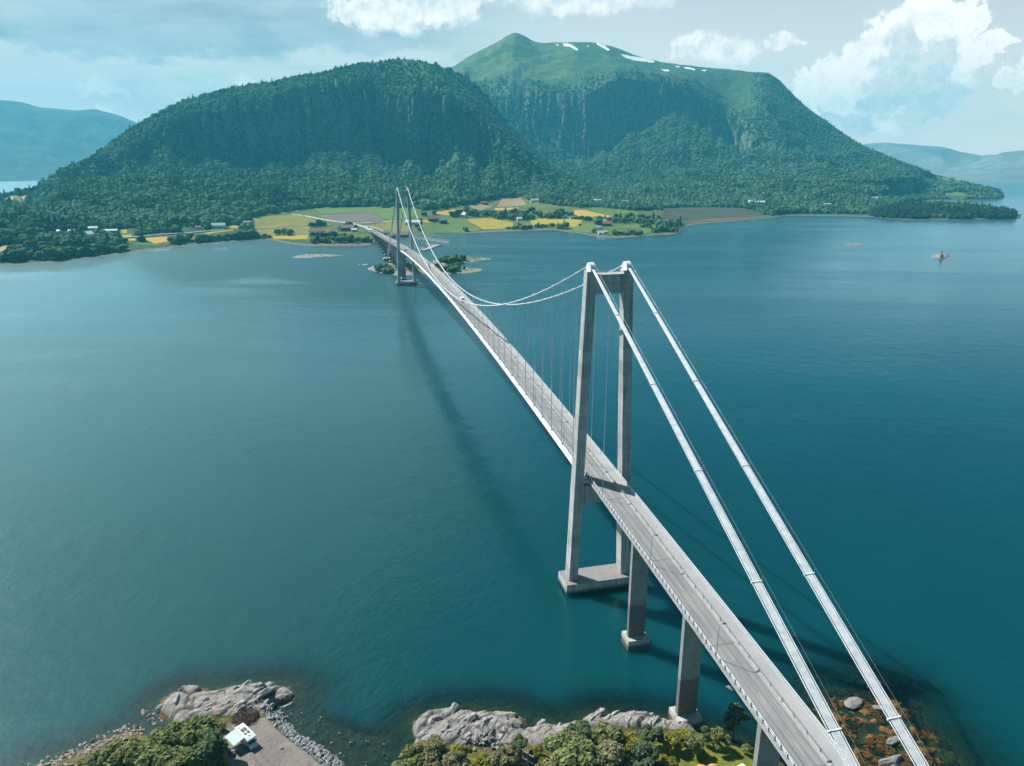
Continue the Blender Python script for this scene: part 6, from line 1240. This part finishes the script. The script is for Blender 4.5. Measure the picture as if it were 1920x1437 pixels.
# ------------------------------------------------------------------ camper van, brush pile and small things on the lot
def camper():
    g = ghit(461, 1386, 2.4); t = empty('camper_van', (0, 0, 0)); A = at(459, 1371, g[2]+2.9); t.location = (A[0], A[1], float(gz(np.array(A[0]), np.array(A[1])))); t.rotation_euler = (0, 0, math.atan2(-.82, .58)-math.pi/2)
    tag(t, 'white camper van with an open pale green awning parked on the gravel lot', 'camper van')
    def prism(prof, w, m, x0=0):
        n = len(prof); m.add([(x0+sx*w, y, z) for sx in (-1, 1) for y, z in prof], [tuple(range(n)), tuple(n+k for k in reversed(range(n)))]+[(k, (k+1) % n, n+(k+1) % n, n+k) for k in range(n)])
    m = MB(); prism([(-2.9, .55), (-2.9, 2.75), (-2.7, 2.92), (2.1, 2.92), (3.0, 2.62), (3.05, 2.15), (2.1, 1.95), (1.75, 1.95), (1.75, .55)], 1.13, m); m.build('living_body', M['white_paint'], t)
    m = MB(); prism([(1.6, .42), (1.6, 1.93), (2.35, 1.93), (2.95, 1.20), (3.75, .98), (3.85, .42)], .96, m); cab = m.build('cab', M['white_paint'], t)
    m = MB(); m.hexa([(-.86, 2.98, 1.2), (.86, 2.98, 1.2), (.86, 2.40, 1.9), (-.86, 2.40, 1.9), (-.86, 3.03, 1.24), (.86, 3.03, 1.24), (.86, 2.45, 1.94), (-.86, 2.45, 1.94)]); m.build('windscreen', M['glass_dark'], cab)
    for s in (-1, 1):
        m = MB(); m.box((s*.965, 2.15, 1.5), (.03, .75, .6)); m.build('side_window', M['glass_dark'], cab)
        m = MB(); m.box((s*1.16, 2.75, 1.35), (.3, .14, .34)); m.build('wing_mirror', M['dark_metal'], cab)
        m = MB(); m.box((s*.7, 3.83, .78), (.35, .08, .2)); m.build('headlight', M['lamp_clear'], cab)
        for y in (-1.6, 2.75):
            m = MB(); m.tube([(s*.78, y, .36), (s*1.02, y, .36)], .36, 14); w = m.build('wheel', M['rubber'], t); m = MB(); m.tube([(s*1.0, y, .36), (s*1.04, y, .36)], .2, 10); m.build('rim', M['steel_grey'], w)
    m = MB(); m.box((0, 3.88, .5), (1.9, .14, .24)); m.build('bumper', M['paint_grey'], cab)
    for x, y, w, l in ((-.35, -.5, .62, 1.25), (.35, -.5, .62, 1.25), (-.35, .95, .62, .9), (.42, .95, .5, .7)):
        m = MB(); m.box((x, y, 2.99), (w, l, .05)); m.build('solar_panel', M['solar'], t)
    m = MB(); m.box((0, 1.85, 3.0), (.5, .5, .14)); m.build('roof_hatch', M['white_paint'], t); m = MB(); m.box((.5, -1.9, 2.98), (.4, .4, .12)); m.build('roof_vent', M['paint_grey'], t)
    m = MB(); m.hexa([(1.14, -2.6, 2.60), (3.75, -2.6, 2.20), (3.75, 1.55, 2.20), (1.14, 1.55, 2.60), (1.14, -2.6, 2.64), (3.75, -2.6, 2.24), (3.75, 1.55, 2.24), (1.14, 1.55, 2.64)]); aw = m.build('awning', M['awning'], t)
    for y in (-2.5, 1.45):
        m = MB(); m.tube([(3.7, y, 0), (3.7, y, 2.2)], .03, 5); m.build('awning_pole', M['steel_grey'], aw)
    m = MB(); m.box((1.145, -.6, 1.5), (.04, .7, 1.75)); m.build('door', M['white_paint'], t); m = MB(); m.box((1.15, .7, 1.75), (.04, .9, .55)); m.build('window', M['glass_dark'], t); m = MB(); m.box((-1.15, -1.2, 1.75), (.04, 1.2, .55)); m.build('window', M['glass_dark'], t); m = MB(); m.box((0, -2.92, 1.8), (1.2, .04, .55)); m.build('rear_window', M['glass_dark'], t)
M['solar'] = material('solar_cell_blue_grey', (.06, .075, .09), (.10, .11, .12), .3, 3); M['awning'] = material('pale_green_awning_cloth', (.40, .53, .47), (.46, .57, .51), .8, .6)
camper()
M['twig'] = material('dry_brown_branches', (.13, .085, .065), (.19, .125, .095), .9, 2)
def brush_pile():
    rg = random.Random(2); g = ghit(459, 1334, 3); m = MB()
    for k in range(520):
        a = rg.uniform(0, 6.28); r = 2.9*math.sqrt(rg.random()); z = 1.8*(1-(r/3.1)**2)*rg.random(); c = Vector((r*math.cos(a), r*math.sin(a)*.95, z+.1)); d = Vector((rg.gauss(0, 1), rg.gauss(0, 1), rg.gauss(0, .35))).normalized()*rg.uniform(.5, 1.3)
        m.tube([c-d, c+d*.1+Vector((0, 0, .08)), c+d], [.05, .04, .015], 4)
    o = m.build('brush_pile', M['twig'], None, loc=(g[0], g[1], g[2]-.1), recalc=False); tag(o, 'heap of dry brown branches between the pale rock and the gravel lot', 'brush pile')
brush_pile()
M['rust'] = material('rusty_barrel', (.16, .09, .06), (.10, .06, .05), .8, 4)
g = ghit(430, 1412, 2.4); t = empty('fire_barrel', tuple(g)); tag(t, 'rusty brown barrel at the edge of the lot below the awning', 'barrel'); m = MB(); m.tube([(0, 0, 0), (0, 0, .85)], .42, 14); b_ = m.build('drum', M['rust'], t); m = MB(); m.tube([(0, 0, .86), (0, 0, .90)], .45, 14); m.build('rim', M['dark_metal'], t)
g = ghit(441, 1410, 2.4); t = empty('camp_table', tuple(g), .4); tag(t, 'small white camping table beside the rusty barrel', 'table'); m = MB(); m.box((0, 0, .68), (.9, .6, .04)); m.build('table_top', M['white_paint'], t)
for sx in (-1, 1):
    for sy in (-1, 1):
        m = MB(); m.tube([(sx*.4, sy*.25, 0), (sx*.38, sy*.24, .66)], .02, 5); m.build('leg', M['steel_grey'], t)
# power pole with two crossarms
def power_pole():
    P = at(989, 1414.5, 11.0); z = float(gz(np.array(P[0]), np.array(P[1]))); t = empty('power_pole', (P[0], P[1], z)); h = 11.0-z; A, B = at(978, 1408.4, 11), at(1000, 1422.5, 11); t.rotation_euler = (0, 0, math.atan2(B[1]-A[1], B[0]-A[0])); L = math.hypot(B[0]-A[0], B[1]-A[1])
    tag(t, 'wooden power pole with two pale crossarms rising out of the thicket', 'power pole')
    m = MB(); m.tube([(0, 0, -.5), (0, 0, h+.3)], [.17, .11], 8); m.build('pole', M['bark'], t)
    for dz_, k in ((0, 1.0), (-1.9, .9)):
        m = MB(); m.box((0, .14, h+dz_), (L*k, .12, .16)); ca = m.build('crossarm', M['steel_grey'], t)
        for x in (-.46, 0, .46): m = MB(); m.tube([(x*L*k, .14, h+dz_+.08), (x*L*k, .14, h+dz_+.42)], [.05, .07], 6); m.build('insulator', M['white_paint'], ca)
power_pole()
# tents and a trailer on the lawn, half cut by the lower edge
M['tent_navy'] = material('navy_tent_cloth', (.035, .05, .085), (.05, .065, .10), .8, 1); M['tent_orange'] = material('orange_tent_cloth', (.62, .27, .05), (.55, .22, .04), .8, 1)
def tent(px, py, rz, l):
    P = at(px, py, 3.6); z = float(gz(np.array(P[0]), np.array(P[1]))); t = empty('tent', (P[0], P[1], z), rz); t.scale = (.8, .8, .8); tag(t, l, 'tent')
    bm = bmesh.new(); bmesh.ops.create_uvsphere(bm, u_segments=20, v_segments=12, radius=1.0)
    bmesh.ops.bisect_plane(bm, geom=bm.verts[:]+bm.edges[:]+bm.faces[:], plane_co=(0, 0, 0), plane_no=(0, 0, -1), clear_outer=True)
    for v in bm.verts: v.co = Vector((v.co.x*1.7, v.co.y*1.3, max(v.co.z, 0)*1.3-.05))
    me = bpy.data.meshes.new('canopy'); bm.to_mesh(me); bm.free(); link_mesh('canopy', me, t, [M['tent_navy']])
    m = MB(); n = 10; vs = []
    for k in range(n+1):
        a = math.pi*k/n
        for y in (-.38, .38): vs.append((1.76*math.cos(a), y, 1.36*math.sin(a)-.02)); 
    m.add(vs, [(2*k, 2*k+1, 2*k+3, 2*k+2) for k in range(n)]); m.build('stripe', M['tent_orange'], t, smooth=True)
    m = MB(); m.add([(1.72, -.6, .02), (2.3, -.5, .02), (2.3, .5, .02), (1.72, .6, .02), (1.45, 0, .9)], [(0, 1, 4), (1, 2, 4), (2, 3, 4)]); m.build('porch', M['tent_orange'], t)
tent(1317, 1437.5, -.5, 'navy and orange tent at the lower edge of the lawn, left of two'); tent(1338, 1436, -.3, 'navy and orange tent at the lower edge of the lawn, right of two')
P = at(1390, 1447, 4.3); o = make_van(M['paint_white']); o.location = (P[0], P[1], float(gz(np.array(P[0]), np.array(P[1])))); o.rotation_euler = (0, 0, -1.25); tag(o, 'white van on the lawn, roof just inside the lower picture edge', 'van')

# ------------------------------------------------------------------ the air over the fjord
def haze():
    m = MB(); m.box((1000, 3200, 447-16), (12200, 11600, 894+32)); o = m.build('haze', [], None)
    mt = bpy.data.materials.new('haze_air'); mt.use_nodes = True; nt = mt.node_tree; N = NT(nt); nt.nodes.clear()
    v = N.n('ShaderNodeVolumePrincipled', i_Color=HAZE_C, i_Density=HAZE_D, i_Anisotropy=.1); out = N.n('ShaderNodeOutputMaterial'); nt.links.new(v.outputs[0], out.inputs['Volume'])
    o.data.materials.append(mt); tag(o, kind='stuff')
    o['label'] = 'thin blue haze in the air over the fjord'; o['category'] = 'haze'
HAZE_C, HAZE_D = (.12, .74, .98, 1), 9.5e-5
haze()
